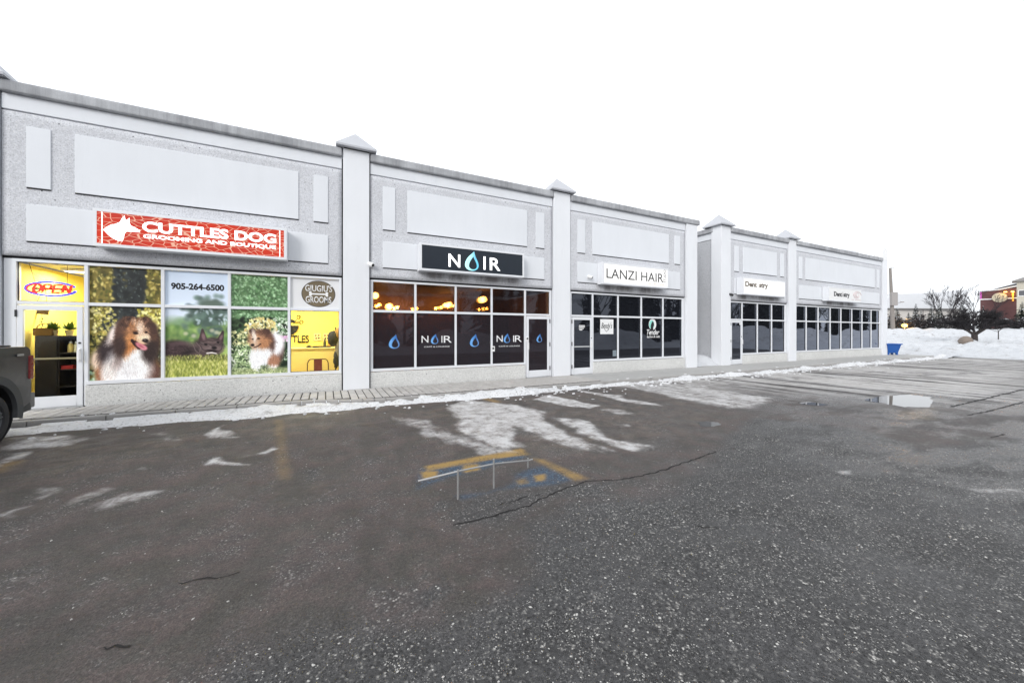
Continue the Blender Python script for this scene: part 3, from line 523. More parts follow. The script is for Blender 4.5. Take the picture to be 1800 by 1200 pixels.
# ---------------------------------------------------------------- the shops
B1 = thing('shop_building', 'long pale concrete shop row with three storefronts, dog groomer at its left end', 'building', (4, 15, 0))
B2 = thing('shop_building', 'farther pale concrete shop block with two dentistry signs, beyond the recessed gap', 'building', (26, 15, 0))
for b in (B1, B2): b.location = (0, 0, 0)
def pillar(b, x0, x1, ztop, cap=True):
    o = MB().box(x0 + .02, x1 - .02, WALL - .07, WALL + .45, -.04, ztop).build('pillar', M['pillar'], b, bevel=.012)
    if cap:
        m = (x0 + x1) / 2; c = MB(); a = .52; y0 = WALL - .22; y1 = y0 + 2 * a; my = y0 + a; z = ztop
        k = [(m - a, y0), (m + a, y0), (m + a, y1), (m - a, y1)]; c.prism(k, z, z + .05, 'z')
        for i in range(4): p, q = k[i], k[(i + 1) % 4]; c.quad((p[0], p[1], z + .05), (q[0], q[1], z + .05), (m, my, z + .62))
        c.build('pillar_cap', M['cap'], o); MB().box(x0 + .03, x1 - .03, WALL - .085, WALL + .4, z - .022, z).build('dark_strip', M['joint_and_shade'], o)
    return o
def stain_fn(xc0, xc1): return lambda X, Z: sstep(xc0 - .25, xc0 + .4, X) * sstep(xc1 + .25, xc1 - .4, X) * sstep(3.16, 3.3, Z) * sstep(3.62, 3.44, Z)
def bay(b, x0, x1, vert, door, glass, stain=None, split=None, build_panes=True):
    # joints are real 2 cm gaps in front of a dark backing
    xa, xb = x0 + .012, x1 - .012
    MB().box(x0 - .05, x1 + .05, WALL + .07, WALL + .3, 3.10, 6.42).build('backing_wall', M['joint_and_shade'], b)
    X, Z = np.meshgrid(np.concatenate([[xa], np.linspace(xa, xb, int((xb - xa) / .12) + 2), [xb]]), np.concatenate([[3.155], np.linspace(3.155, 6.085, 26), [6.085]]))
    Yy = np.full_like(X, WALL); Yy[0] = Yy[-1] = WALL + .07; Yy[:, 0] = Yy[:, -1] = WALL + .07
    f = grid_mesh('fascia', X, Yy, Z, M['agg'], b, None, {'stain': stain(X, Z) if stain else np.zeros_like(X)}, smooth=False)
    shade_strip = MB()
    def pan(a, c, z0, z1):
        MB().box(a, c, WALL - .022, WALL + .01, z0, z1).build('panel', M['smooth'], f, bevel=.006, seg=1); shade_strip.box(a + .004, c, WALL - .014, WALL + .01, z0 - .024, z0)  # strip coloured dark for the shadow and dirt line under the panel
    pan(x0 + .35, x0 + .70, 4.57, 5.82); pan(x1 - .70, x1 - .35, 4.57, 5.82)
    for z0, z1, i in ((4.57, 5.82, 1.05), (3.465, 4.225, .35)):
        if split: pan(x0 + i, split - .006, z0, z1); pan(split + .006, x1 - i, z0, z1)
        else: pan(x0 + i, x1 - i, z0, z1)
    shade_strip.build('dark_strip', M['joint_and_shade'], f)
    MB().box(xa, xb, WALL - .012, WALL + .25, 6.112, 6.425).build('cornice_band', M['smooth'], b, bevel=.006, seg=1)
    dr = (vert[door], vert[door + 1]) if door is not None else None
    # glazing frame
    fy0, fy1 = WALL + .03, WALL + .13; fr = MB(); zb, zt, tr = .50, 3.10, 2.2
    fr.box(vert[0] - .0, vert[-1], fy0, fy1, zt - .06, zt)
    fr.box(vert[0], vert[0] + .06, fy0 + .001, fy1, zb if door != 0 else .0, zt - .06); fr.box(vert[-1] - .06, vert[-1], fy0 + .001, fy1, zb if door is None or door != len(vert) - 2 else .0, zt - .06)
    segs = [(vert[0], vert[-1])] if door is None else ([(vert[1], vert[-1])] if door == 0 else [(vert[0], vert[-2])])
    for a, c in segs: fr.box(a, c, fy0 - .03, fy1, zb - .045, zb + .03)
    fr.box(xa, vert[0] - .002, WALL + .05, WALL + .3, -.02, 3.10).box(vert[-1] + .002, xb, WALL + .05, WALL + .3, -.02, 3.10)
    for ja, jb in ((x0 - .018, xa - .002), (xb + .002, x1 + .018)): MB().box(ja, jb, WALL + .18, WALL + .30, -.02, 3.095).build('joint_backing', M['joint_and_shade'], b)
    w = fr.build('storefront_window', M['alu'], b, bevel=.005, seg=1)
    for i, v in enumerate(vert[1:-1]):
        zl = 0.0 if door is not None and (i + 1 in (door, door + 1)) else zb + .03
        MB().box(v - .032, v + .032, fy0 + .004, fy1, zl, zt - .06).build('mullion', M['alu'], w, bevel=.005, seg=1)
    panes = {}
    for i, (a, c) in enumerate(zip(vert, vert[1:])):
        ea = a + (.06 if i == 0 else .032); ec = c - (.06 if i == len(vert) - 2 else .032)
        MB().box(ea, ec, fy0 + .006, fy1, tr - .035, tr + .035).build('transom', M['alu'], w, bevel=.005, seg=1)
        gy = WALL + .095
        for row, z0, z1 in ((1, tr + .035, zt - .06), (0, zb + .03, tr - .035)):
            if row == 0 and i == door: continue
            gm = glass(i, row)
            if gm is None: panes[i, row] = (ea, ec, z0, z1); continue
            MB().box(ea, ec, gy, gy + .008, z0, z1).build('pane', gm, w)
            ga = MB(); ga.box(ea, ea + .012, gy - .02, gy, z0, z1).box(ec - .012, ec, gy - .02, gy, z0, z1).box(ea + .012, ec - .012, gy - .02, gy, z1 - .012, z1).box(ea + .012, ec - .012, gy - .02, gy, z0, z0 + .012).build('gasket', M['black'], w)
    for a, c in segs: MB().box(max(a, xa) if a > vert[0] else xa, min(c, xb) if c < vert[-1] else xb, WALL, WALL + .3, -.04, zb - .06).build('base_wall', M['riser'], b, bevel=.008, seg=1)
    d = None
    if dr: d = make_door(b, dr[0] + (.06 if door == 0 else .034), dr[1] - (.06 if door != 0 else .034), tr - .04, glass(door, 0), door == 0)
    return w, d, panes
def make_door(b, x0, x1, z1, gm, hinge_left):
    y0, y1 = WALL + .02, WALL + .075; s = .10; z0 = .02; m = MB(); e = .012
    m.box(x0 + e, x0 + s, y0, y1, z0, z1 - e).box(x1 - s, x1 - e, y0, y1, z0, z1 - e).box(x0 + s, x1 - s, y0, y1, z1 - e - .10, z1 - e).box(x0 + s, x1 - s, y0, y1, z0, .24)
    d = m.build('door', M['alu'], b, bevel=.004, seg=1)
    MB().box(x0 + s, x1 - s, WALL + .045, WALL + .053, .24, z1 - e - .1).build('pane', gm, d)
    h = MB(); hx = x1 - s / 2 - e / 2 if hinge_left else x0 + s / 2 + e / 2; sg = -1 if hinge_left else 1
    h.box(hx - .02, hx + .02, y0 - .012, y0, .95, 1.25).box(hx - .02, hx + .02, y0 - .07, y0 - .05, .98, 1.22).box(hx - .015, hx + .015, y0 - .05, y0 - .012, .98, 1.0).box(hx - .015, hx + .015, y0 - .05, y0 - .012, 1.2, 1.22).build('handle', M['white'], d, bevel=.004, seg=1)
    MB().lathe((hx, y0, 1.36), (0, -1, 0), [(0, .022), (.012, .02), (.014, .012)], 12).build('lock', M['black'], d)
    for z in (.3, 1.15, 1.98): MB().box(*( (x0 - .012, x0 + .016) if hinge_left else (x1 - .016, x1 + .012)), y0 - .02, y0 + .01, z - .07, z + .07).build('hinge', M['black'], d, bevel=.004, seg=1)
    MB().box(x0, x1, WALL + .0, WALL + .16, -.01, .016).build('threshold', M['alu_in'], d)
    return d
dk = lambda i, r: M['glass']
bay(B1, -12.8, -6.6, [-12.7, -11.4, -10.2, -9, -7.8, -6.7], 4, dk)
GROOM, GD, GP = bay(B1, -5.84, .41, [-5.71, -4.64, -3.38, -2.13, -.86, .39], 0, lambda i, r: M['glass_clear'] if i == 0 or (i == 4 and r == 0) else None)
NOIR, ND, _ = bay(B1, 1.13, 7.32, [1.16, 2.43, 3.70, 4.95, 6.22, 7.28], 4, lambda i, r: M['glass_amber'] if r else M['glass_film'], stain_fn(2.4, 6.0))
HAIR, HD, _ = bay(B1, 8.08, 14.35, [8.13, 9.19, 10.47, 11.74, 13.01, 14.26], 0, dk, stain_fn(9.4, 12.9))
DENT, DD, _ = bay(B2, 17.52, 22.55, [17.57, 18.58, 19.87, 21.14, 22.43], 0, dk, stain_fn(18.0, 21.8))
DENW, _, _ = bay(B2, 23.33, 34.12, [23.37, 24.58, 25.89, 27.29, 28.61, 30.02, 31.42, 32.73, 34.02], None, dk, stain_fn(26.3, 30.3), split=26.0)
for b, x0, x1, zt, cap in ((B1, -6.6, -5.84, 6.69, 1), (B1, .41, 1.13, 6.69, 1), (B1, 7.32, 8.08, 6.69, 1), (B1, 14.35, 15.1, 6.42, 0), (B2, 16.76, 17.52, 6.69, 1), (B2, 22.55, 23.33, 6.69, 1), (B2, 34.12, 34.9, 6.55, 0)): pillar(b, x0, x1, zt, cap)
a = [(34.51 + .40 * math.cos(t), 6.98 + .40 * math.sin(t)) for t in np.linspace(0, math.pi, 18)]; MB().prism([(34.91, 6.55)] + a + [(34.11, 6.55)], WALL - .07, WALL + .4).build('pillar_cap', M['white'], B2)
def coping(b, x0, x1, y0=WALL - .12, y1=WALL + .35): MB().box(x0, x1, y0, y1, 6.428, 6.655).build('coping', M['coping'], b, bevel=.045, seg=3)
for b, x0, x1 in ((B1, -13, -6.61), (B1, -5.83, .40), (B1, 1.14, 7.31), (B1, 8.09, 15.2), (B2, 17.53, 22.54), (B2, 23.34, 34.11)): coping(b, x0, x1)
# end walls of the gap, roofs, backs
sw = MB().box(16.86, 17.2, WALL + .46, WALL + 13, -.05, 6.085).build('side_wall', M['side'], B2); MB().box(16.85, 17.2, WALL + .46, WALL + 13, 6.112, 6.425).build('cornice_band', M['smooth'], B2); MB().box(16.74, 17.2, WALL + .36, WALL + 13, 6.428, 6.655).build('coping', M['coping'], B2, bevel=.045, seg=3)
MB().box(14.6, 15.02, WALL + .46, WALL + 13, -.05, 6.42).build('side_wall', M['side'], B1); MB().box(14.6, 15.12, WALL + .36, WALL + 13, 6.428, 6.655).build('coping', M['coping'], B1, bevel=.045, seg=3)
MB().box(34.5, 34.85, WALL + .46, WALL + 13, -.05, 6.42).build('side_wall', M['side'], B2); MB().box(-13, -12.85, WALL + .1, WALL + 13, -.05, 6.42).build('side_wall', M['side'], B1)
MB().box(-12.85, 14.6, WALL + .36, WALL + 13, 5.9, 6.1).build('roof', M['snow'], B1); MB().box(17.2, 34.5, WALL + .36, WALL + 13, 5.9, 6.1).build('roof', M['snow'], B2)
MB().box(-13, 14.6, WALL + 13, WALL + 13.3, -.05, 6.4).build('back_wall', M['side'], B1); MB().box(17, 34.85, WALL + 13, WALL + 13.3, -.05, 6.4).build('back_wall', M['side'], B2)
MB().ball((32.3, WALL + 1.5, 6.5), 1, 20, 10, (1.9, 1.1, .85)).build('snow_mound', M['snow_clean'], B2, True)
# interiors behind the glass
def room(b, x0, x1, depth, wall, floor, ceil, z1=3.06):
    y0 = WALL + .31; y1 = WALL + depth; m = MB()
    m.box(x0, x1, y1, y1 + .1, 0, z1).box(x0 - .1, x0, y0, y1, 0, z1).box(x1, x1 + .1, y0, y1, 0, z1); m.build('interior_wall', wall, b)
    MB().box(x0, x1, WALL + .14, y1, -.04, -.005).build('interior_floor', floor, b); MB().box(x0, x1, y0, y1, z1 + .03, z1 + .1).build('interior_ceiling', ceil, b)
M['yellow'] = plain('yellow_wall_paint', (.90, .74, .17), .7, .05); M['cream'] = plain('cream_laminate', (.78, .62, .22), .5, .08, 3); M['tile'] = plain('brown_floor', (.18, .14, .08), .5)
M['brown'] = plain('dark_wood', (.028, .021, .014), .5, .2); M['ceil'] = plain('ceiling_white', (.7, .68, .6), .8)
room(B1, -5.78, .44, 3.3, M['yellow'], M['tile'], M['ceil'])
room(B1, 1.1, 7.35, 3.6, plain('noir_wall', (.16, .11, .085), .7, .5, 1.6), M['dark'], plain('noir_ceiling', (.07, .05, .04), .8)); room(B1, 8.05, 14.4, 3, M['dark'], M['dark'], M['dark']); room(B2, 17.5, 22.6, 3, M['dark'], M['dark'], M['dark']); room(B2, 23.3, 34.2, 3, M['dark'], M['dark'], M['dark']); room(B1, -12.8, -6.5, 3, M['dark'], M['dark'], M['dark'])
def ceiling_light(x, y, label):
    t = thing('ceiling_light', label, 'ceiling light', (x, y, 3.08), 0, 'ceiling lights in the dog groomer')
    MB().box(-.62, .62, -.16, .16, -.05, 0).build('housing', M['white'], t); MB().box(-.58, .58, -.12, .12, -.062, -.051).build('diffuser', glow('tube_light', (1, .93, .78), 5), t)
    l = bpy.data.lights.new('ceiling_lamp', 'AREA'); l.shape = 'RECTANGLE'; l.size = 1.1; l.size_y = .22; l.energy = 115; l.color = (1, .93, .74); o = link('lamp', l, t); o.location = (0, 0, -.08)
for x, y, s in ((-4.9, 12.6, 'lit ceiling light above the groomer entrance'), (-2.6, 13.3, 'lit ceiling light behind the dog posters'), (-.4, 12.9, 'lit ceiling light above the groomer chair and desk')): ceiling_light(x, y, s)
def pendant(u, v, y, label, r=.095, e=14):
    x, z = W(u, v, y); t = thing('pendant_lamp', label, 'pendant lamp', (x, y, z), 0, 'orange lamps in the dark cafe')
    MB().ball((0, 0, 0), r, 16, 10).build('globe', glow('amber_globe', (1, .50, .07), 9), t, True); MB().tube((0, 0, r), (0, 0, 3.08 - z), .008).build('cord', M['black'], t)
    l = bpy.data.lights.new('amber_lamp', 'POINT'); l.energy = e; l.color = (1, .42, .08); l.shadow_soft_size = r; o = link('lamp', l, t); o.location = (0, -r - .03, 0)
pendant(659, 520, 12.3, 'glowing orange globe in the corner of the first upper cafe pane'); pendant(683, 539, 13.2, 'low glowing orange globe in the first upper cafe pane', .10, 22); pendant(785, 536, 13.9, 'faint orange globe at the foot of the second upper cafe pane', .08, 30); pendant(846, 527, 12.6, 'bright orange globe in the third upper cafe pane', .11, 20)

for u, v, e, lab in ((664, 537, 30, 'below the corner globe'), (695, 541, 44, 'right of the low globe'), (728, 543, 16, 'beside the first frame upright'), (770, 541, 30, 'left in the second upper pane'), (792, 538, 26, 'right in the second upper pane'), (848, 543, 8, 'in the third upper pane')):   # lights added along the cafe back wall to make it glow orange
    x, z = W(u, v, WALL + 3.3); t = thing('wall_glow_light', 'small added amber light that makes the dark cafe back wall glow, ' + lab, 'light', (x, WALL + 3.3, z), 0, 'added amber glow lights along the cafe back wall')
    MB().ball((0, 0, 0), .022, 10, 6).build('added_bulb', glow('wall_glow_amber', (1, .55, .1), 6), t, True); MB().box(-.03, .03, .03, .29, -.02, .02).build('added_bracket', M['black'], t)
    l = bpy.data.lights.new('wall_glow_lamp', 'POINT'); l.energy = e; l.color = (1, .38, .05); l.shadow_soft_size = .04; o = link('lamp', l, t); o.location = (0, -.06, 0)
# ---------------------------------------------------------------- lettering and prints
def txt(s, x0, x1, z0, z1, y, mat, parent=None, name='lettering', bold=0, shear=0, depth=.004, gap=1.0, org=(0, 0, 0)):
    cu = bpy.data.curves.new(name, 'FONT'); cu.body = s; cu.size = 1; cu.offset = bold; cu.shear = shear; cu.space_character = gap; cu.resolution_u = 4
    t = bpy.data.objects.new(name, cu); COL.objects.link(t); dg = bpy.context.evaluated_depsgraph_get(); me = bpy.data.meshes.new_from_object(t.evaluated_get(dg))
    bpy.data.objects.remove(t); bpy.data.curves.remove(cu)
    n = len(me.vertices); a = np.empty(n * 3, np.float32); me.vertices.foreach_get('co', a); a = a.reshape(-1, 3); lo = a.min(0); hi = a.max(0)
    b = np.empty_like(a); b[:, 0] = x0 + (a[:, 0] - lo[0]) / (hi[0] - lo[0]) * (x1 - x0) - org[0]; b[:, 2] = z0 + (a[:, 1] - lo[1]) / (hi[1] - lo[1]) * (z1 - z0) - org[2]; b[:, 1] = y - org[1]
    me.vertices.foreach_set('co', b.reshape(-1)); me.materials.clear(); me.materials.append(mat)
    if depth:
        bm = bmesh.new(); bm.from_mesh(me); r = bmesh.ops.extrude_face_region(bm, geom=bm.faces[:]); bmesh.ops.translate(bm, verts=[v for v in r['geom'] if isinstance(v, bmesh.types.BMVert)], vec=(0, -depth, 0)); bmesh.ops.recalc_face_normals(bm, faces=bm.faces); bm.to_mesh(me); bm.free()
    me.name = name; me.update(); return link(name, me, parent)
def colour_points(me, cols):
    at = me.color_attributes.new('Col', 'FLOAT_COLOR', 'POINT'); at.data.foreach_set('color', np.concatenate([cols, np.ones((len(cols), 1))], 1).reshape(-1).astype(np.float32))
def flame(cx, cz, h, y, mat, parent, c0, c1, c2, org=(0, 0, 0), name='flame_logo'):
    N = 48; t = np.linspace(0, 2 * math.pi, N, endpoint=False); sh = np.sin(t / 2) ** 1.5
    ox = .42 * np.sin(t) * sh * 1.25; oz = np.cos(t) * .5; ox = ox + .12 * sstep(0, .5, oz) * (oz / .5)            # drop with its tip bent over
    ix = .42 * np.sin(t) * sh * .72 + .05; iz = np.cos(t) * .33 - .10; ix = ix + .03 * sstep(.0, .3, iz)
    v = []; c = []; f = []
    for X, Z, k in ((ox, oz, 0), ((ox + ix) / 2 + .01, (oz + iz) / 2, 1), (ix, iz, 2)):
        for a, b in zip(X, Z):
            v.append((cx + a * h - org[0], y - org[1], cz + b * h - org[2])); w = sstep(-.35, .35, a); u = np.array(c0) * (1 - w) + np.array(c1) * w
            c.append(u * (1 - .5 * (k == 1) * (b < .1)) + np.array(c2) * .5 * (k == 1) * (b < .1))
    for r in range(2):
        for i in range(N): f.append((r * N + i, r * N + (i + 1) % N, (r + 1) * N + (i + 1) % N, (r + 1) * N + i))
    me = bpy.data.meshes.new(name); me.from_pydata(v, [], f); me.materials.append(mat); colour_points(me, np.array(c)); return link(name, me, parent)
def poster(img, x0, x1, z0, z1, parent, name='window_print'):
    h, w = img.shape[:2]; X, Z = np.meshgrid(np.linspace(x0, x1, w), np.linspace(z1, z0, h))
    o = grid_mesh(name, X, np.full_like(X, WALL + .092), Z, M['print'], parent, smooth=False); colour_points(o.data, srgb(np.clip(img, 0, 1)).reshape(-1, 3)); 
    o.data.flip_normals() if o.data.polygons[0].normal.y > 0 else None
    return o
def ellipse_poly(cx, cz, rx, rz, n=40): return [(cx + rx * math.cos(6.2832 * i / n), cz + rz * math.sin(6.2832 * i / n)) for i in range(n)]
def sheet(poly, y, mat, parent, name, d=.003): return MB().prism(poly, y - d, y).build(name, mat, parent)
for i, fn in ((1, paint_sheltie), (2, paint_bulldog), (3, paint_collie)):
    im = np.clip(fn(), 0, 1); gmean = im.mean(-1, keepdims=True); im = np.clip((gmean + (im - gmean) * (.9, .92, .68)[i - 1]) * 1.10, 0, .97)
    a, b, z0, z1 = GP[i, 0]; _, _, z2, z3 = GP[i, 1]; H = im.shape[0]; s = H / (z3 - z0)
    up = im[:int((z3 - z2) * s)]; lo = im[int((z3 - z1) * s):]
    poster(up, a, b, z2, z3, GROOM); poster(lo, a, b, z0, z1, GROOM)
a, b, z2, z3 = GP[2, 1]; txt('905-264-6500', *[k for k in (a + .10, b - .08, 2.60, 2.76)], WALL + .091, M['print_black'], GROOM, bold=.04, depth=.002)
a, b, z2, z3 = GP[4, 1]; im = np.ones((30, 40, 3)) * np.array([.87, .87, .875]); poster(im, a, b, z2, z3, GROOM)
sheet(ellipse_poly(-.17, 2.63, .41, .36), WALL + .091, M['lettering_dark'], GROOM, 'oval_border', .001); sheet(ellipse_poly(-.17, 2.63, .395, .345), WALL + .0895, M['print_gold'], GROOM, 'oval_badge', .002)
txt("GIUGIU'S", -.49, .16, 2.69, 2.87, WALL + .087, M['print_white'], GROOM, bold=.012, depth=.002); txt('GROOMS', -.48, .14, 2.385, 2.56, WALL + .087, M['print_white'], GROOM, bold=.012, depth=.002)
bone = MB(); bone.prism([(-.36, 2.605), (.02, 2.605), (.02, 2.645), (-.36, 2.645)], WALL + .085, WALL + .087)
for x in (-.37, .03):
    for z in (2.595, 2.655): bone.prism(ellipse_poly(x, z, .035, .035, 14), WALL + .0845 - abs(z - 2.6) * .01, WALL + .0868)
bone.build('bone_logo', M['print_white'], GROOM)
txt('CUTTLES', *[k for k in (W(484, 590, 14.55)[0], W(543, 590, 14.55)[0], W(543, 602, 14.55)[1], W(543, 589, 14.55)[1])], 14.55, M['print_black'], B1, 'wall_lettering', bold=.015); 
# cafe window logos: teal-blue drops and NOIR in thin white capitals
gy = WALL + .092
BL0, BL1, BL2 = (.10, .34, .75), (.02, .09, .32), (.30, .55, .85)
def px_logo(u, v, h_px, y, parent, mat, cs): 
    x, z = W(u, v, y); h = W(u, v - h_px / 2, y)[1] - W(u, v + h_px / 2, y)[1]; return flame(x, z, h, y, mat, parent, *cs)
px_logo(693, 600, 25, gy, NOIR, M['flame'], (BL0, BL1, BL2)); px_logo(834, 598, 23, gy, NOIR, M['flame'], (BL0, BL1, BL2)); px_logo(764, 595.5, 18, gy, NOIR, M['flame'], (BL0, BL1, BL2)); px_logo(891, 594, 17, gy, NOIR, M['flame'], (BL0, BL1, BL2)); px_logo(948, 594, 15, WALL + .042, ND, M['flame'], (BL0, BL1, BL2))
def ptxt(s, u0, u1, v0, v1, y, mat, parent, **k):
    xa, za = W(u0, v0, y); xb, _ = W(u1, v0, y); um = (u0 + u1) / 2; return txt(s, xa, xb, W(um, v1, y)[1], W(um, v0, y)[1], y, mat, parent, **k)
for u0, u1, u2, u3, u4, v in ((741, 753, 776, 779, 794, 596), (873, 883.5, 902, 904, 917, 595)):
    hh = 6 if u0 < 800 else 5.6; ptxt('N', u0, u1, v - hh, v + hh, gy, M['print_white'], NOIR); ptxt('I', u2, u2 + 1.6, v - hh, v + hh, gy, M['print_white'], NOIR); ptxt('R', u3 + 1, u4, v - hh, v + hh, gy, M['print_white'], NOIR)
    k = (u4 - u0) / 53; ptxt('CAFÉ & LOUNGE', u0 + 4.5 * k, u4 - 3.5 * k, v + 11.5, v + 14.2, gy, M['print_white'], NOIR, bold=.01)
# hair studio window prints
x0, z1_ = W(1055, 561, gy); x1, z0_ = W(1078, 587, gy); z1_ = W(1066, 561, gy)[1]
MB().box(x0, x1, gy - .006, gy - .001, z0_ + .0, z1_).build('window_sign', M['print_white'], HAIR); ptxt("Bendy's", 1057, 1076, 567, 580, gy - .008, M['print_black'], HAIR, shear=.35)
hg = MB(); xh, zh = W(1062, 583, gy - .008); hg.path([(xh, gy - .009, zh + .12), (xh + .12, gy - .009, zh), (xh + .24, gy - .009, zh + .14)], .006).build('heart_line', M['print_black'], HAIR)
cx, cz = W(1147, 570, gy); sheet(ellipse_poly(cx, cz, .22, .24), gy, M['print_white'], HAIR, 'round_logo', .001); sheet(ellipse_poly(cx - .05, cz - .01, .15, .19), gy - .002, M['print_teal'], HAIR, 'round_logo_hair', .001)
sheet([(cx - .12, cz - .24), (cx - .10, cz - .02), (cx - .02, cz + .13), (cx + .07, cz + .08), (cx + .09, cz - .04), (cx + .04, cz - .10), (cx + .05, cz - .26)], gy - .004, M['print_black'], HAIR, 'round_logo_profile', .001)
ptxt('Tender', 1137, 1159, 579, 588.5, gy, M['print_white'], HAIR, shear=.3, bold=.025); ptxt('lashes & nails', 1137, 1160, 589.5, 593.5, gy, M['print_white'], HAIR, shear=.3, bold=.02)
x0, z0_ = W(1077, 626, gy); MB().box(x0, x0 + .2, gy - .004, gy - .001, z0_, z0_ + .24).build('sticker', plain('grey_sticker', (.2, .24, .27), .6), HAIR)
dgy = WALL + .044
dec = MB()
for k, (u0, u1, v) in enumerate(((1017.5, 1028, 572), (1017.5, 1028, 574.5), (1017.5, 1026, 577), (1018.5, 1023.5, 579.5))):
    xa, za = W(u0, v, dgy); xb, _ = W(u1, v, dgy); dec.box(xa, xb, dgy - .003, dgy - .0005, za - .02, za + .012)
dec.build('hours_decal', M['print_white'], HD)
bar = MB(); bar.box(8.13 + .17, 9.19 - .14, WALL + .02, WALL + .044, 1.02, 1.06).build('push_bar', M['alu_in'], HD); MB().box(-5.71 + .17, -4.64 - .14, WALL + .03, WALL + .044, 1.02, 1.055).build('push_bar', plain('bronze_bar', (.25, .22, .12), .4), GD)
xa, za = W(1301, 567, dgy); MB().box(xa - .06, xa + .06, dgy - .003, dgy - .001, za - .1, za + .1).build('notice', M['print_white'], DD)
for u, v, lab in ((867, 613, 'small white keypad box on the cafe window frame'), (927, 596, 'small white intercom on the frame beside the cafe door')):
    x, z = W(u, v, WALL); t = thing('intercom', lab, 'intercom', (x, WALL + .03, z)); MB().box(-.06, .06, -.035, 0, -.09, .09).build('case', M['white'], t, bevel=.008); MB().box(-.03, .03, -.04, -.0352, -.01, .05).build('keypad', M['black'], t)
# ---------------------------------------------------------------- shop signs
def sign(label, x0, x1, z0, z1, face, dep=.35, edge=.06):
    t = thing('shop_sign', label, 'sign', ((x0 + x1) / 2, WALL - .036, z0)); o = Vector(t.location); yf = WALL - dep; X0, X1 = x0 - o.x, x1 - o.x; H = z1 - z0; m = MB(); d0 = yf - o.y
    m.box(X0 - edge, X1 + edge, d0 + .012, 0, -edge, H + edge); c = m.build('cabinet', M['alu'], t, bevel=.006, seg=1)
    r = MB(); r.box(X0 - edge, X1 + edge, d0 - .012, d0 + .010, H, H + edge).box(X0 - edge, X1 + edge, d0 - .012, d0 + .010, -edge, 0).box(X0 - edge, X0, d0 - .012, d0 + .010, 0, H).box(X1, X1 + edge, d0 - .012, d0 + .010, 0, H); r.build('frame', M['alu'], t)
    MB().box(X0, X1, d0 - .002, d0 + .008, 0, H).build('face', face, t); return t, yf - .003
t, y = sign('lit red crackle-patterned sign of the dog groomer with a white dog head', -4.32, -.94, 3.475, 4.15, M['sign_red']); o = t.location
hd = [(155, 262), (178, 240), (215, 222), (262, 212), (296, 196), (318, 160), (336, 140), (342, 172), (352, 182), (378, 160), (378, 200), (386, 224), (430, 246), (468, 268), (460, 284), (400, 280), (352, 277), (336, 296), (330, 330), (318, 362), (280, 356), (236, 336), (196, 306)]
pts = [W(150 + a / 4.865, 350 + b / 4.865, y) for a, b in hd]; sheet([(a - o.x, b - o.z) for a, b in pts], y - o.y, M['letter_glow'], t, 'dog_head_logo', .006)
def stx(s, ua, ub, va, vb, vc, vd, t, y, mat, **k):      # left/right columns, cap top & base at left and at right
    o = t.location; xa = W(ua, va, y)[0]; xb = W(ub, vc, y)[0]; z1 = (W(ua, va, y)[1] + W(ub, vc, y)[1]) / 2; z0 = (W(ua, vb, y)[1] + W(ub, vd, y)[1]) / 2
    return txt(s, xa, xb, z0, z1, y, mat, t, org=tuple(o), **k)
stx('CUTTLES DOG', 250, 485.5, 391, 408.5, 410, 427.5, t, y, M['letter_glow'], bold=.035); stx('GROOMING AND BOUTIQUE', 252, 485, 413, 421.5, 430.5, 438, t, y, M['letter_glow'], bold=.03)
for x in (-1.61, 1.60): MB().box(x - .008, x + .008, y - o.y - .004, y - o.y, 0.01, .665).build('edge_line', M['letter_glow'], t)
t, y = sign('dark navy cafe sign with white capitals and a teal flame drop', 2.53, 5.90, 3.475, 4.17, M['sign_navy']); o = t.location
for s, ua, ub, va, vb in (('N', 788.5, 809, 446, 469), ('I', 850, 853.5, 451, 474), ('R', 861, 879.5, 453, 475)): stx(s, ua, ub, va, vb, va + (1.5 if s != 'I' else 0), vb + (1 if s != 'I' else 0), t, y, M['letter_glow'], bold=.012)
x, z = W(829.5, 458.5, y); flame(x, z, .62, y - .004, M['flame_lit'], t, (.50, .92, .90), (.05, .28, .48), (.2, .7, .8), tuple(o))
t, y = sign('lit white hair studio sign with thin grey capitals', 9.41, 12.80, 3.475, 4.18, M['sign_glow']); o = t.location
g1 = plain('grey_letters', (.075, .075, .075), .5); stx('LANZI HAIR', 1066, 1166, 471, 488, 482, 497, t, y, g1, bold=.004)
s = stx('STUDIO', 1167.5, 1170.5, 480, 496, 481, 497, t, y, g1); 
me = s.data; v = np.empty(len(me.vertices) * 3, np.float32); me.vertices.foreach_get('co', v); v = v.reshape(-1, 3); lo, hi = v.min(0), v.max(0); u = (v - lo) / (hi - lo); v[:, 0] = hi[0] - u[:, 2] * .14; v[:, 2] = lo[2] + u[:, 0] * .52; me.vertices.foreach_set('co', v.reshape(-1))
stx('905 - 856 - 6666', 1139, 1168, 497, 499.2, 499.5, 501.8, t, y, plain('pale_gold', (.55, .47, .36), .5))
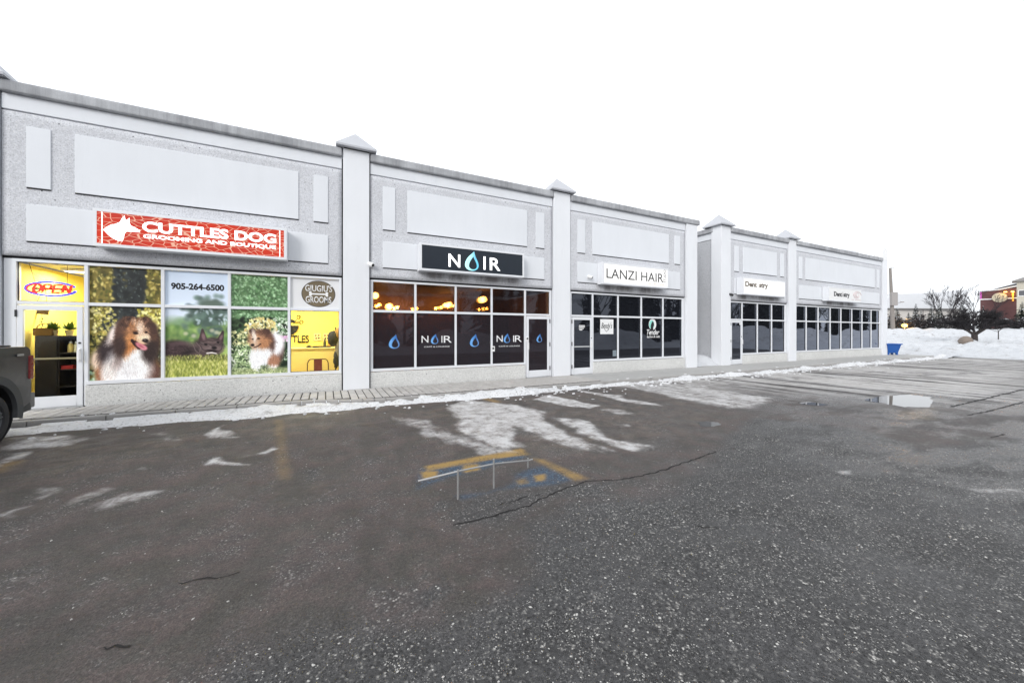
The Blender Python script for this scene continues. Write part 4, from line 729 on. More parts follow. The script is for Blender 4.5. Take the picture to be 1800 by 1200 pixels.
for lab, x0, x1, ua, ub, m, fc in (('lit white dentistry sign with pale brown lettering over the shop door', 18.06, 21.55, 1310, 1350, plain('faded_bronze', (.16, .13, .10), .6), M['sign_glow']), ('unlit white dentistry sign with dark lettering and a faint pink swirl', 26.2, 30.15, 1466, 1493.5, M['lettering_dark'], M['white'])):
    t, y = sign(lab, x0, x1, 3.475, 4.19, fc); o = t.location; lit = fc is M['sign_glow']
    xa, xb = W(ua, 500, y)[0], W(ub, 500, y)[0]; k = xb - xa; zz = (3.80, 4.06) if lit else (3.70, 3.98)
    txt('Dent', xa, xa + k * .50, *zz, y, m, t, bold=.04, org=tuple(o)); txt('i', xa + k * .53, xa + k * .57, *zz, y, plain('pale_pink', (.75, .62, .6) if lit else (.2, .17, .17), .6), t, org=tuple(o)); txt('stry', xa + k * .60, xb, zz[0] - .07, zz[1] - .02, y, m, t, bold=.04, org=tuple(o))
    if not lit:
        sw = MB(); c0 = xb + 1.0 - o.x
        for r, ph in ((.24, 0), (.16, 1.0), (.09, 2)): sw.path([(c0 + 2.1 * r * math.cos(a + ph), y - o.y - .004, .40 + r * math.sin(a + ph) * .9) for a in np.linspace(0, 4.6, 16)], .012, 4)
        sw.build('swirl_logo', plain('pale_rose', (.62, .42, .42), .6), t); txt('on whites', xb + .25, xb + 1.5, 3.56, 3.62, y, plain('pale_rose_text', (.55, .4, .4), .6), t, org=tuple(o))
# ---------------------------------------------------------------- things on the facade
def neon():
    y = WALL + .22; x0, z1 = W(45, 494, y); x1, z0 = W(134, 521, y); c = ((x0 + x1) / 2, y, (z0 + z1) / 2); t = thing('neon_sign', 'red and blue oval neon OPEN sign hanging over the groomer door', 'neon sign', c); w = (x1 - x0) / 2; h = (z1 - z0) / 2
    bl = glow('blue_neon', (.05, .08, .9), .9); rd = glow('red_neon', (.9, .04, .02), .85)
    MB().path([(w * math.cos(a), 0, h * math.sin(a)) for a in np.linspace(.35, 6.1, 44)], .022).build('tube_ring', bl, t, True)
    MB().path([(w * .94 * math.cos(a), -.012, h * .86 * math.sin(a)) for a in np.linspace(2.2, 4.1, 16)], .013).build('tube_arc', rd, t, True)
    sl = .16; L = {'O': [[(.5 + .5 * math.cos(a), .5 + .5 * math.sin(a)) for a in np.linspace(0, 6.3, 18)]], 'P': [[(0, 0), (0, 1), (.8, 1), (1, .8), (.8, .5), (0, .5)]], 'E': [[(1, 1), (0, 1), (0, 0), (1, 0)], [(0, .5), (.8, .5)]], 'N': [[(0, 0), (0, 1), (1, 0), (1, 1)]]}
    for i, ch in enumerate('OPEN'):
        m = MB(); x = -.74 * w + i * .39 * w
        for k in (0, .02):
            for st in L[ch]: m.path([(x + a * .29 * w + b * sl * h * 1.4 + k, -.02, (b - .5) * 1.15 * h + k * .6) for a, b in st], .013)
        m.build('tube_letter', rd, t, True)
    MB().box(-.8 * w, .8 * w, .03, .04, -.02, .02).build('backing', M['black'], t); MB().tube((-.6 * w, .03, 0), (-.9 * w, .03, 3.04 - c[2]), .004).tube((.6 * w, .03, 0), (.6 * w, .03, 3.04 - c[2]), .004).build('wire', M['black'], t)
neon()
def seccam(u, v, lab, mat):
    x, z = W(u, v, WALL - .1); t = thing('security_camera', lab, 'camera', (x, WALL - .002, z), 0, None)
    MB().lathe((0, 0, 0), (0, -1, 0), [(0, .075), (.03, .075), (.045, .055)], 16).build('mount', mat, t, True); MB().tube((0, -.03, 0), (.03, -.10, -.02), .02, .02, 8).build('arm', mat, t)
    MB().lathe((-.03, -.08, .02), (.55, -.75, -.35), [(-.05, .05), (.0, .062), (.12, .062), (.14, .05)], 14).build('housing', mat, t, True); MB().lathe((-.03 + .078, -.08 - .107, .02 - .05), (.55, -.75, -.35), [(0, .045), (.006, .04)], 14).build('lens', M['black'], t)
seccam(652, 465, 'small white security camera beside the left pillar of the cafe', M['white']); seccam(1037, 487, 'small white security camera left of the lit hair studio sign', M['white']); seccam(1285, 518, 'small black security camera over the dentistry door', M['black'])
# ---------------------------------------------------------------- inside the dog groomer
def shelf():
    y = 11.78; x0 = W(61, 600, y)[0]; x1 = -3.6; z1 = W(80, 590, y)[1]; t = thing('shelf_unit', 'dark brown shelf unit of bottles behind the groomer door', 'shelf', (x0, y, 0)); w = x1 - x0; xm = W(101, 600, y)[0] - x0; m = MB()
    for x in (0, xm, w - .03): m.box(x, x + .03, 0, .4, 0, z1)
    m.build('upright', M['brown'], t)
    for k in range(5): MB().box(.031, w - .031, .004, .4, k * (z1 - .03) / 4, k * (z1 - .03) / 4 + .03).build('shelf', M['brown'], t)
    MB().box(.031, xm - .001, -.02, -.002, .0, z1 - .03).build('door_panel', M['brown'], t); MB().box(0, w, .4, .41, 0, z1).build('back_panel', plain('shelf_back', (.035, .026, .012), .7), t)
    sh = (z1 - .03) / 4; cols = [(.7, .55, .2), (.1, .1, .1), (.8, .75, .5), (.5, .05, .02), (.55, .4, .1)]
    for i in range(9):
        c = [0, 1, 2, 4, 3, 2, 0, 1, 4][i]; k = [1, 1, 1, 2, 2, 3, 3, 3, 3][i]; x = x0 + xm + .1 + random.random() * (w - xm - .3); r = random.uniform(.03, .05)
        b = thing('bottle', '%s bottle on the %s shelf of the dark unit behind the groomer door' % (['tan', 'black', 'cream', 'red', 'amber'][c], ['', 'lowest', 'middle', 'upper'][k]), 'bottle', (x, y + .12, k * sh + .03), 0, 'bottles on the groomer shelf'); mt = plain('bottle_%d' % c, cols[c], .35)
        MB().lathe((0, 0, 0), (0, 0, 1), [(0, r), (.16, r), (.19, r * .5), (.2, r * .4)], 10).build('body', mt, b, True); MB().lathe((0, 0, .2), (0, 0, 1), [(0, r * .5), (.04, r * .5)], 10).build('cap', M['white'], b)
    # a sitting dog ornament and a red box
    s = thing('dog_ornament', 'cream sitting dog ornament on the dark shelf', 'ornament', (x0 + xm + .42, y + .1, 2 * sh + .03)); b = MB(); b.ball((0, 0, .10), .075, 10, 8, (1, .9, 1.3)).ball((0, -.03, .24), .055, 10, 8).ball((0, -.075, .225), .03, 8, 6); b.build('body', plain('cream_ceramic', (.75, .6, .25), .35), s, True); MB().ball((-.035, -.02, .29), .02, 6, 4, (1, .6, 1.6)).ball((.035, -.02, .29), .02, 6, 4, (1, .6, 1.6)).build('ears', plain('tan_ceramic', (.5, .35, .15), .4), s, True)
    bx = thing('box', 'small red box on the dark shelf behind the groomer door', 'box', (x0 + xm + .13, y + .1, 2 * sh + .03)); MB().box(-.09, .09, -.06, .06, 0, .06).build('carton', plain('red_card', (.5, .03, .02), .5), bx); MB().box(-.092, .092, -.062, .062, .06, .08).build('lid', plain('dark_red_card', (.35, .02, .02), .5), bx)
    lf = plain('plant_leaf', (.10, .17, .02), .6, .3)
    for u, lab in ((95, 'leafy potted plant on top of the shelf unit, left one'), (122, 'leafy potted plant on top of the shelf unit, right one')):
        x = W(u, 590, y + .2)[0]; p = thing('potted_plant', lab, 'plant', (x, y + .2, z1)); MB().lathe((0, 0, 0), (0, 0, 1), [(0, .05), (.11, .07), (.12, .075)], 12).build('pot', plain('pale_pot', (.6, .5, .3), .6), p, True); m = MB()
        for i in range(60):
            a = random.random() * 6.28; e = random.uniform(.2, 1.4); l = random.uniform(.1, .24); d = Vector((math.cos(a) * math.cos(e), math.sin(a) * math.cos(e), math.sin(e))); s0 = Vector((0, 0, .12)); tip = s0 + d * l; md = s0 + d * l * .6; sd = d.cross(Vector((0, 0, 1))).normalized() * .03
            m.quad(s0, md + sd, tip, md - sd)
        m.build('leaves', lf, p)
    bk = thing('basket', 'brown woven basket on top of the shelf unit', 'basket', (W(80, 590, y + .2)[0], y + .2, z1)); MB().box(-.15, .15, -.1, .1, 0, .17).build('body', plain('wicker', (.16, .09, .03), .8, .4, 30), bk, bevel=.02); MB().path([(.13 * math.cos(a), 0, .17 + .1 * math.sin(a)) for a in np.linspace(0, 3.14, 9)], .01).build('handle', plain('wicker_handle', (.13, .07, .03), .8), bk)
shelf()
x, z = W(71, 548, 12.2); t = thing('hanging_plaque', 'small dark tilted plaque hanging behind the groomer door', 'plaque', (x, 12.2, z)); t.rotation_euler = (0, .12, 0); MB().box(-.13, .13, -.008, .008, -.05, .05).build('board', plain('plaque_wood', (.10, .06, .02), .6), t); MB().tube((-.11, 0, .05), (0, 0, .6), .004).tube((.11, 0, .05), (0, 0, .6), .004).build('string', M['black'], t)
x, z = W(68, 560, 12.3); t = thing('hanging_mobile', 'thin dark hanging mobile below the tilted plaque', 'mobile', (x, 12.3, z)); m = MB()
for dx, l in ((-.03, .34), (.05, .22)):
    m.tube((dx, 0, .1), (dx, 0, -l), .003)
    for k in range(4): m.ball((dx + .008 * (-1) ** k, 0, -l * k / 3), .017, 6, 4, (.7, .5, 1.4))
m.build('beads', plain('bead_brown', (.06, .05, .03), .6), t)
def desk():
    y = 13.6; xa = W(500, 610, y)[0]; xb = .42; zt = W(545, 611, y)[1]; t = thing('reception_desk', 'cream reception desk inside the groomer window', 'desk', (xa, y, 0)); w = xb - xa
    MB().box(0, w, 0, .5, 0, zt - .04).build('front_panel', M['cream'], t); MB().box(-.02, w, -.03, .52, zt - .039, zt).build('desktop', plain('desktop_cream', (.82, .68, .30), .4), t, bevel=.006); return y, zt
dy, dz = desk()
def on_desk(u, f): return f(W(u, 600, dy + .15)[0], dy + .15)
x = W(543, 600, dy + .15)[0]; t = thing('paw_dish', 'small dark dish on the cream reception desk', 'dish', (x, dy + .15, dz)); MB().lathe((0, 0, 0), (0, 0, 1), [(0, .07), (.03, .09), (.05, .085), (.03, .07)], 14).build('bowl', M['black'], t, True); MB().ball((0, 0, .05), .05, 10, 6, (1, 1, .6)).build('contents', plain('dark_biscuits', (.05, .04, .02), .8), t)
x = W(566, 600, dy + .15)[0]; t = thing('tray', 'long low dark tray on the cream reception desk', 'tray', (x, dy + .15, dz)); MB().box(-.28, .28, -.1, .1, 0, .02).build('base', M['black'], t); MB().box(-.28, .28, -.1, -.085, .02, .045).box(-.28, .28, .085, .1, .02, .045).build('rim', M['black'], t)
for u, h, cc, lab in ((571, .22, (.06, .06, .04), 'dark bottle standing on the desk tray'), (578, .26, (.62, .33, .06), 'amber bottle standing on the desk tray')):
    x = W(u, 600, dy + .15)[0]; t = thing('bottle', lab, 'bottle', (x, dy + .15, dz + .02)); MB().lathe((0, 0, 0), (0, 0, 1), [(0, .045), (h * .7, .045), (h * .85, .02), (h, .02)], 10).build('body', plain('desk_bottle', cc, .3), t, True); MB().lathe((0, 0, h), (0, 0, 1), [(0, .024), (.03, .024)], 10).build('cap', M['black'], t)
for u, v, lab in ((558, 592, 'left small framed paw picture on the yellow wall'), (574, 592, 'right small framed picture on the yellow wall')):
    x, z = W(u, v, 14.57); t = thing('picture_frame', lab, 'picture', (x, 14.578, z)); MB().box(-.13, .13, -.02, 0, -.15, .15).build('frame', plain('frame_tan', (.55, .42, .18), .6), t); MB().box(-.10, .10, -.024, -.0205, -.12, .12).build('picture', plain('print_tan', (.75, .6, .3), .6, .5, 22), t)
    m = MB()
    for a, b in ((-.04, -.05), (.04, -.04), (-.05, .05), (.04, .05)): m.ball((a, -.025, b), .03, 8, 5, (1, .15, 1))
    m.build('motif', M['brown'], t)
# scissors-and-bowl wall logo
x, z = W(506, 585, 14.55); m = MB(); q = lambda u, v: W(u, v, 14.54)
m.prism([(q(500, 570)[0] + .42 * math.cos(a), q(500, 572)[1] + .36 * math.sin(a)) for a in np.linspace(math.pi, 2 * math.pi, 20)], 14.535, 14.55).prism([q(492, 566), q(505, 559), q(516, 562), q(520, 566)], 14.538, 14.551)
m.path([(*[q(516, 568)[0]], 14.53, q(516, 568)[1]), (q(524, 559)[0], 14.53, q(524, 559)[1])], .012).path([(q(512, 566)[0], 14.53, q(512, 566)[1]), (q(527, 566)[0], 14.53, q(527, 566)[1])], .012)
for u, v in ((525, 557), (530, 566)): m.path([(q(u, v)[0] + .05 * math.cos(a), 14.53, q(u, v)[1] + .055 * math.sin(a)) for a in np.linspace(0, 6.3, 14)], .012)
m.build('wall_logo', M['print_black'], B1)
def chair():
    y = 12.0; xl, zt = W(540.5, 631.5, y); xr = W(577, 631, y)[0]; t = thing('metal_chair', 'metal cafe chair with a red-brown back slat inside the groomer window', 'chair', ((xl + xr) / 2, y, 0)); w = (xr - xl) / 2; st = plain('dark_metal', (.10, .045, .03), .4, .1, 5, .3)
    MB().path([(-w * 1.02, 0, .44), (-w, 0, zt - .12), (-w * .9, 0, zt - .04), (-w * .72, 0, zt), (w * .72, 0, zt), (w * .9, 0, zt - .04), (w, 0, zt - .12), (w * 1.02, 0, .44)], .014, 8).build('back_frame', st, t, True)
    MB().box(-.105, .105, -.006, .006, .45, zt - .012).build('backrest', plain('red_brown_slat', (.20, .045, .03), .45), t, bevel=.003); MB().box(-w, w, .0, .38, .43, .45).build('seat', st, t, bevel=.008)
    for a, b in ((-w, 0.02), (w, 0.02), (-w, .36), (w, .36)): MB().tube((a * .92, b, .43), (a * 1.1, b * 1.05, 0), .014, .012, 8).build('leg', st, t)
chair()
def coats():
    x, z = W(590, 600, 13.2); t = thing('coat_rack', 'wall rack of dark dog coats and leads at the right of the groomer window', 'rack', (x, 13.2, 0)); MB().tube((0, 0, 0), (0, 0, 1.75), .02).lathe((0, 0, 0), (0, 0, 1), [(0, .2), (.03, .18)], 16).build('stand', M['black'], t)
    for dx, zz, sq, c in ((-.08, 1.38, (.9, .5, 1.5), (.03, .03, .035)), (.10, 1.55, (.7, .5, 1.2), (.30, .17, .05)), (.08, 1.0, (.6, .4, 1.8), (.22, .20, .17)), (.02, .72, (.5, .4, 1.8), (.03, .03, .03))): 
        m = MB(); m.ball((dx, -.02, zz), .17, 12, 10, sq); 
        for k, vv in enumerate(m.v): m.v[k] = (vv[0] + .018 * math.sin(vv[2] * 40 + vv[1] * 60), vv[1], vv[2])
        m.build('hanging_coat', plain('coat_cloth', c, .8, .4, 16), t, True)
coats()
# ---------------------------------------------------------------- pickup truck backed up to the pavement on the left
def truck():
    t = thing('pickup_truck', 'muddy dark grey pickup truck backed up to the pavement at the left edge', 'truck', (-5.38, 6.2, LOT))
    # local: x across (side facing us +.98), y along (tail +3.0), z up
    n = NT('dirty_grey_paint'); a = n.noise(5, 6, .7); s = n.n('ShaderNodeSeparateXYZ'); n.put(s.inputs[0], n.pos); gd = n.math('MULTIPLY', n.lin(.1, 1.3, 1, .15, s.outputs[2]), n.ss(.3, .65, a))
    body = n.set(col=n.mix(gd, (.028, .031, .036), (.13, .125, .12)), rough=n.lin(0, 1, .3, .8, gd), spec=.5, metal=.2); trim = plain('grey_trim', (.05, .052, .055), .65, .3, 12)
    yt = 2.98; ya = 2.13; yf = -1.35; r = .49; zc = .47
    def arch(yc): return [(yc + r * math.cos(a), zc + r * math.sin(a) * 1.0) for a in np.linspace(-.12, math.pi + .12, 18)]
    prof = [(yt - .02, .55), (yt, .80), (yt - .02, 1.42), (yt - .10, 1.475), (.95, 1.475), (.90, 1.40), (-.9, 1.40), (-2.55, 1.30), (-2.8, 1.15), (-2.82, .55), (-2.6, .42)] + [(yf - .49 - .02, .42)] + arch(yf)[::-1] + [(ya - .55, .42)] + arch(ya)[::-1] + [(yt - .3, .44)]
    b = MB(); b.prism(prof, -.97, .97, 'x'); ob = b.build('body', body, t, True, bevel=.035, seg=2)
    cab = MB(); cab.prism([(.88, 1.40), (.74, 1.95), (-.55, 1.97), (-1.3, 1.42)], -.80, .80, 'x'); cb = cab.build('cab', body, t, bevel=.05, seg=2)
    gm = plain('truck_glass', (.015, .016, .018), .08, 0)
    for s_ in (-1, 1): MB().prism([(.72, 1.46), (.62, 1.88), (-.45, 1.89), (-1.02, 1.46)], s_ * .802, s_ * .81, 'x').build('side_window', gm, cb)
    MB().quad((-.7, .885, 1.47), (.7, .885, 1.47), (.66, .79, 1.87), (-.66, .79, 1.87)).build('rear_window', gm, cb); MB().quad((-.72, -1.285, 1.46), (.72, -1.285, 1.46), (.68, -.63, 1.91), (-.68, -.63, 1.91)).build('windscreen', gm, cb)
    MB().box(-.80, .80, 1.0, yt - .12, 1.476, 1.50).build('bed_cover', M['black'], t, bevel=.01)
    for s_ in (-1, 1):
        for yc in (ya, yf):
            f = MB(); A = np.linspace(-.25, math.pi + .25, 26); N = len(A); k = 0
            for a in A:
                for rr, xx in ((r - .03, .95), (r - .02, 1.0), (r + .10, 1.005), (r + .11, .965)): f.v.append((s_ * xx, yc + rr * math.cos(a), zc + rr * math.sin(a)))
            for i in range(N - 1):
                for j in range(3): f.f.append((i * 4 + j, i * 4 + j + 1, i * 4 + 5 + j, i * 4 + 4 + j))
            f.build('wheel_flare', trim, t, True)
            lin = MB(); lin.lathe((s_ * .55, yc, zc), (s_, 0, 0), [(0, r - .02), (.41, r - .02)], 20); lin.f = [q for q in lin.f if len(q) == 4]; lin.build('wheel_well', M['black'], t)
            w = MB(); w.lathe((s_ * .70, yc, .40), (s_, 0, 0), [(0, .30), (0, .36), (.02, .385), (.05, .40), (.22, .40), (.255, .385), (.275, .35), (.27, .27), (.255, .255), (.05, .25)], 36); wh = w.build('wheel', M['tyre'], t, True)
            tr = MB()
            for i in range(36):
                a = 6.2832 * i / 36; c, sn = math.cos(a), math.sin(a)
                tr.v += [(s_ * (.73 + dx), yc + c * rr - sn * dd, .40 + sn * rr + c * dd) for dx in (0, .20) for rr in (.398, .408) for dd in (-.018, .018)]; k = len(tr.v) - 8; tr.f += [tuple(k + j for j in q) for q in ((0, 2, 3, 1), (4, 5, 7, 6), (0, 1, 5, 4), (2, 6, 7, 3), (0, 4, 6, 2), (1, 3, 7, 5))]
            tr.build('tread', M['tyre'], wh)
            rm = MB(); rm.lathe((s_ * .86, yc, .40), (s_, 0, 0), [(0, .25), (.09, .25), (.10, .235), (.04, .21), (.03, .06)], 30); rm.lathe((s_ * .89, yc, .40), (s_, 0, 0), [(0, .07), (.055, .06), (.06, .04)], 16)
            for i in range(6):
                a = 6.2832 * i / 6 + .2
                for da in (-.13, .13): rm.tube((s_ * .935, yc + .05 * math.cos(a), .40 + .05 * math.sin(a)), (s_ * .945, yc + .23 * math.cos(a + da), .40 + .23 * math.sin(a + da)), .022, .026, 6)
            rm.build('rim', plain('dark_alloy', (.075, .08, .085), .5, .2, 6, .4), wh, True)
        MB().box(s_ * .86, s_ * .985, yt - .085, yt + .035, .93, 1.33).build('tail_light', plain('red_lens', (.16, .012, .015), .25, .2), t, bevel=.03, seg=3)
        MB().box(s_ * .983, s_ * .99, yt - .36, yt - .22, 1.33, 1.365).build('badge', M['steel'], t)
        MB().box(s_ * .8, s_ * .97, .0, .0 + .2, 1.52, 1.68).build('wing_mirror', trim, t, bevel=.03) if False else None
        MB().box(s_ * .60, s_ * .95, -2.86, -2.79, .86, 1.08).build('headlight', plain('lamp_lens', (.6, .6, .6), .15), t, bevel=.02)
    MB().box(-.95, .95, yt - .02, yt + .13, .44, .70).build('rear_bumper', plain('dull_chrome', (.16, .16, .165), .45, .3, 9, .5), t, bevel=.03, seg=3); MB().box(-.97, .97, -2.92, -2.80, .42, .70).build('front_bumper', trim, t, bevel=.03)
    MB().box(-.85, .85, yt + .002, yt + .012, .78, 1.40).build('tailgate', body, t, bevel=.008); MB().prism([(yt - .28, .38), (yt + .02, .42), (yt - .02, .60), (yt - .24, .60)], .90, .955, 'x').build('mud_flap', M['black'], t)
truck()
# ---------------------------------------------------------------- low rail on the blue marking
def rail():
    ps = []
    for u, v, vt, vr in ((805, 877, 825, 828), (868, 858, 806, 815), (928, 822, 804.5, 809)):
        d = (EYE - LOT) * F_PX / (v - HOR); x, y = P(u, d); ps.append((x, y, ZV(vt, d), ZV(vr, d)))
    t = thing('low_rail', 'thin grey metal rail on three short posts over the worn blue marking', 'rail', (ps[1][0], ps[1][1], LOT)); o = Vector(t.location)
    m = MB(); d0 = 3.72; x, y = P(735, d0); a = Vector((x, y, ZV(845, d0))); e = P(936, 4.72); pts = [a] + [Vector((p[0], p[1], p[3])) for p in ps] + [Vector((e[0], e[1], ZV(807, 4.72)))]
    m.path([p - o for p in pts], .010, 8); m.build('top_rail', M['steel'], t, True)
    for p in ps: MB().tube(Vector((p[0], p[1], LOT)) - o, Vector((p[0], p[1], p[2])) - o, .011, .011, 8).build('post', M['steel'], t, True)
rail()
# ---------------------------------------------------------------- puddles, cracks, loose stones, snow along the kerb
def puddle(pix, seed):
    pts = [G(*p, z=LOT + .003) for p in pix]; n = len(pts); c = Vector((sum(p[0] for p in pts) / n, sum(p[1] for p in pts) / n)); r = random.Random(seed); out = []
    for i in range(n):
        a, b = Vector(pts[i]), Vector(pts[(i + 1) % n])
        for k in range(6): q = a.lerp(b, k / 6); q = c + (q - c) * (1 + r.uniform(-.05, .05)); out.append(q)
    m = MB(); m.v = [(p.x, p.y, LOT + .003) for p in out]; m.f = [tuple(range(len(out)))]; tag(m.build('puddle', M['water']), kind='structure')
puddle([(1518, 703), (1548, 696), (1600, 693), (1636, 698), (1640, 708), (1634, 716), (1590, 715), (1555, 709)], 1); puddle([(1402, 707), (1425, 706), (1457, 711), (1440, 713), (1410, 710)], 2); puddle([(1227, 742), (1240, 740), (1262, 742), (1268, 746), (1250, 750), (1232, 749)], 3)
def crack(pix, w, seed):
    r = random.Random(seed); pts = [Vector(G(*p)) for p in pix]; q = []
    for a, b in zip(pts, pts[1:]):
        n = max(3, int((b - a).length / .05)); nn = Vector((-(b - a).y, (b - a).x)).normalized()
        for k in range(n): q.append(a.lerp(b, k / n) + nn * r.gauss(0, .011))
    m = MB()
    for i, (a, b) in enumerate(zip(q, q[1:])):
        nn = Vector((-(b - a).y, (b - a).x)).normalized(); w0 = w * r.uniform(.4, 1.2) if i else 0; w0 = w0 if i == 0 else prev; w1 = w * r.uniform(.35, 1.25); prev = w1
        m.quad((*(a + nn * w0), LOT + .004), (*(a - nn * w0), LOT + .004), (*(b - nn * w1), LOT + .004), (*(b + nn * w1), LOT + .004))
    tag(m.build('asphalt_crack', M['crack']), kind='structure')
crack([(795, 925), (830, 915), (870, 905), (930, 888), (985, 862), (1030, 846), (1100, 842), (1160, 828), (1205, 812), (1262, 793)], .010, 1); crack([(870, 888), (930, 872), (960, 868)], .006, 5)
crack([(310, 1028), (345, 1019), (400, 1012), (432, 1000)], .006, 2); crack([(170, 1143), (200, 1137), (245, 1134)], .006, 3); crack([(1222, 925), (1245, 927), (1276, 930)], .006, 4); crack([(1670, 715), (1710, 706), (1760, 694), (1800, 684)], .03, 6); crack([(1700, 730), (1740, 722), (1800, 706)], .025, 7); crack([(1745, 770), (1765, 762)], .02, 8)
def stones(n):
    r = np.random.RandomState(4); X = r.uniform(-2.5, 10, n * 3); Y = r.uniform(.3, 6.5, n * 3); At = ground_attrs(X[None], Y[None]); cl = sstep(.38, .62, vnoise(X, Y, .55, 8, 4)); keep = r.rand(n * 3) < (At['peb'][0] * (.35 + .65 * cl) + .05) * np.clip(3.2 / np.hypot(X, Y), .25, 1); X, Y = X[keep][:n], Y[keep][:n]; N = len(X)
    s = np.exp(r.normal(-5.25, .42, N)).clip(.0025, .014); a = r.uniform(0, 6.28, N)
    base = np.array([(1, 0, .1), (.2, .9, .15), (-.9, .3, .1), (-.3, -.85, .05), (.1, .05, .75), (0, 0, -.3)]); v = base[None] * (1 + r.uniform(-.25, .25, (N, 6, 3))) * s[:, None, None]; v[..., 1] *= .75
    c, sn = np.cos(a)[:, None], np.sin(a)[:, None]; x = v[..., 0] * c - v[..., 1] * sn + X[:, None]; y = v[..., 0] * sn + v[..., 1] * c + Y[:, None]; z = v[..., 2] * .8 + LOT + .0005; V = np.stack([x, y, z], -1).reshape(-1, 3)
    F = np.array([(0, 1, 4), (1, 2, 4), (2, 3, 4), (3, 0, 4)]); F = (F[None] + (np.arange(N) * 6)[:, None, None]).reshape(-1, 3)
    me = bpy.data.meshes.new('loose_stones'); me.vertices.add(len(V)); me.vertices.foreach_set('co', V.reshape(-1).astype(np.float32)); me.loops.add(F.size); me.loops.foreach_set('vertex_index', F.reshape(-1).astype(np.int32)); me.polygons.add(len(F)); me.polygons.foreach_set('loop_start', np.arange(0, F.size, 3, dtype=np.int32)); me.update(calc_edges=True); me.materials.append(M['stone'])
    tag(link('loose_stones', me), 'pale loose stones scattered over the worn asphalt', 'gravel', kind='stuff')
stones(9000)
def ridge():
    S, T = np.meshgrid(np.arange(-9, 38, .045), np.linspace(-.20, 1.9, 62)); K = kerb_y(S); X = S; Y = K - T
    n = vnoise(X, Y, 1.1, 31, 5, .65); n = .5 + (n - .5) * 1.6; n2 = vnoise(X, Y, .22, 32, 4, .6); nl = vnoise(X, Y * 0, 1.7, 33, 3)
    wid = np.interp(S, [-9, -4.6, -3.4, -2.4, -1.2, .2, .9, 1.5, 3, 5.5, 7, 9, 12, 16, 20, 25, 30, 38], [.9, .95, 1.0, 1.0, 1.25, 1.05, .45, .45, .55, .52, .5, .5, .5, .6, .7, .7, .7, .6]); wid = wid * (.7 + .6 * nl)
    amp = np.interp(S, [-9, -3, -1, 1, 1.6, 6, 8, 14, 38], [.05, .05, .085, .06, .09, .10, .085, .10, .12])
    thr = np.interp(S, [-9, -3, -1.5, 1, 2, 6, 8, 12, 20, 38], [.42, .40, .30, .40, .20, .20, .46, .50, .46, .40])
    pr = sstep(-.01, .16, T) * sstep(1, .35, T / wid)
    h = amp * (pr * (.35 + 1.2 * n) - thr + (n2 - .5) * .75) * 1.6; on = h > .004; Z = np.where(T < .02, 0.004, LOT) ; Z = np.where((T >= .0) & (T < .10), np.maximum(LOT, LOT + (.124) * (1 - T / .10)), Z) + np.maximum(h, -.01)
    tag(grid_mesh('kerb_snow', X, Y, Z, M['snow_dirty'], None, on), 'dirty snow ridge lying in the gutter along the kerb', 'snow', kind='stuff')
    m = MB(); r = random.Random(9)                                    # broken crumbs of snow beside it
    for i in range(800):
        x = r.uniform(-4.3, 34); k = float(kerb_y(x)); y = k - abs(r.gauss(.25, .45)) + .12 * (r.random() < .2); s = r.uniform(.010, .045) * (1 if x < 8 else 1.5); z = .0 if y > k else LOT; b = len(m.v)
        m.ball((x, y, z + s * .2), s, 6, 4, (r.uniform(.7, 1.6), r.uniform(.6, 1.2), r.uniform(.4, .8)))
        for j in range(b, len(m.v)): v = m.v[j]; m.v[j] = (v[0] + r.uniform(-.2, .2) * s, v[1] + r.uniform(-.2, .2) * s, v[2] + r.uniform(-.15, .15) * s)
    me = bpy.data.meshes.new('snow_crumbs'); me.from_pydata(m.v, [], m.f); me.materials.append(M['snow_dirty']); tag(link('snow_crumbs', me), 'small crumbs of dirty snow scattered along the kerb', 'snow', kind='stuff')
ridge()
X, Y = np.meshgrid(np.linspace(15.08, 16.9, 46), np.linspace(10.75, 24, 150)); Z = .05 + .27 * sstep(11.1, 12.2, Y) * (.45 + .9 * vnoise(X, Y, .8, 5, 4)) * (1 + .8 * sstep(15.9, 16.5, X)) - .06 * sstep(11.6, 10.8, Y) - .02
tag(grid_mesh('snow_drift', X, Y, Z - .06, M['snow_clean'], None, Z > .055), kind='structure')
# snow field apron at the right end of the pavement
X, Y = np.meshgrid(np.linspace(35.0, 38.6, 60), np.linspace(8.6, 26, 200)); Z = LOT + .20 * sstep(35.6, 37.4, X + (vnoise(X, Y, 1.2, 6) - .5) * 1.6) + .12 * (vnoise(X, Y, .6, 7) - .3)
tag(grid_mesh('snow_apron', X, Y, Z, M['snow'], None, Z > LOT + .01), kind='structure')
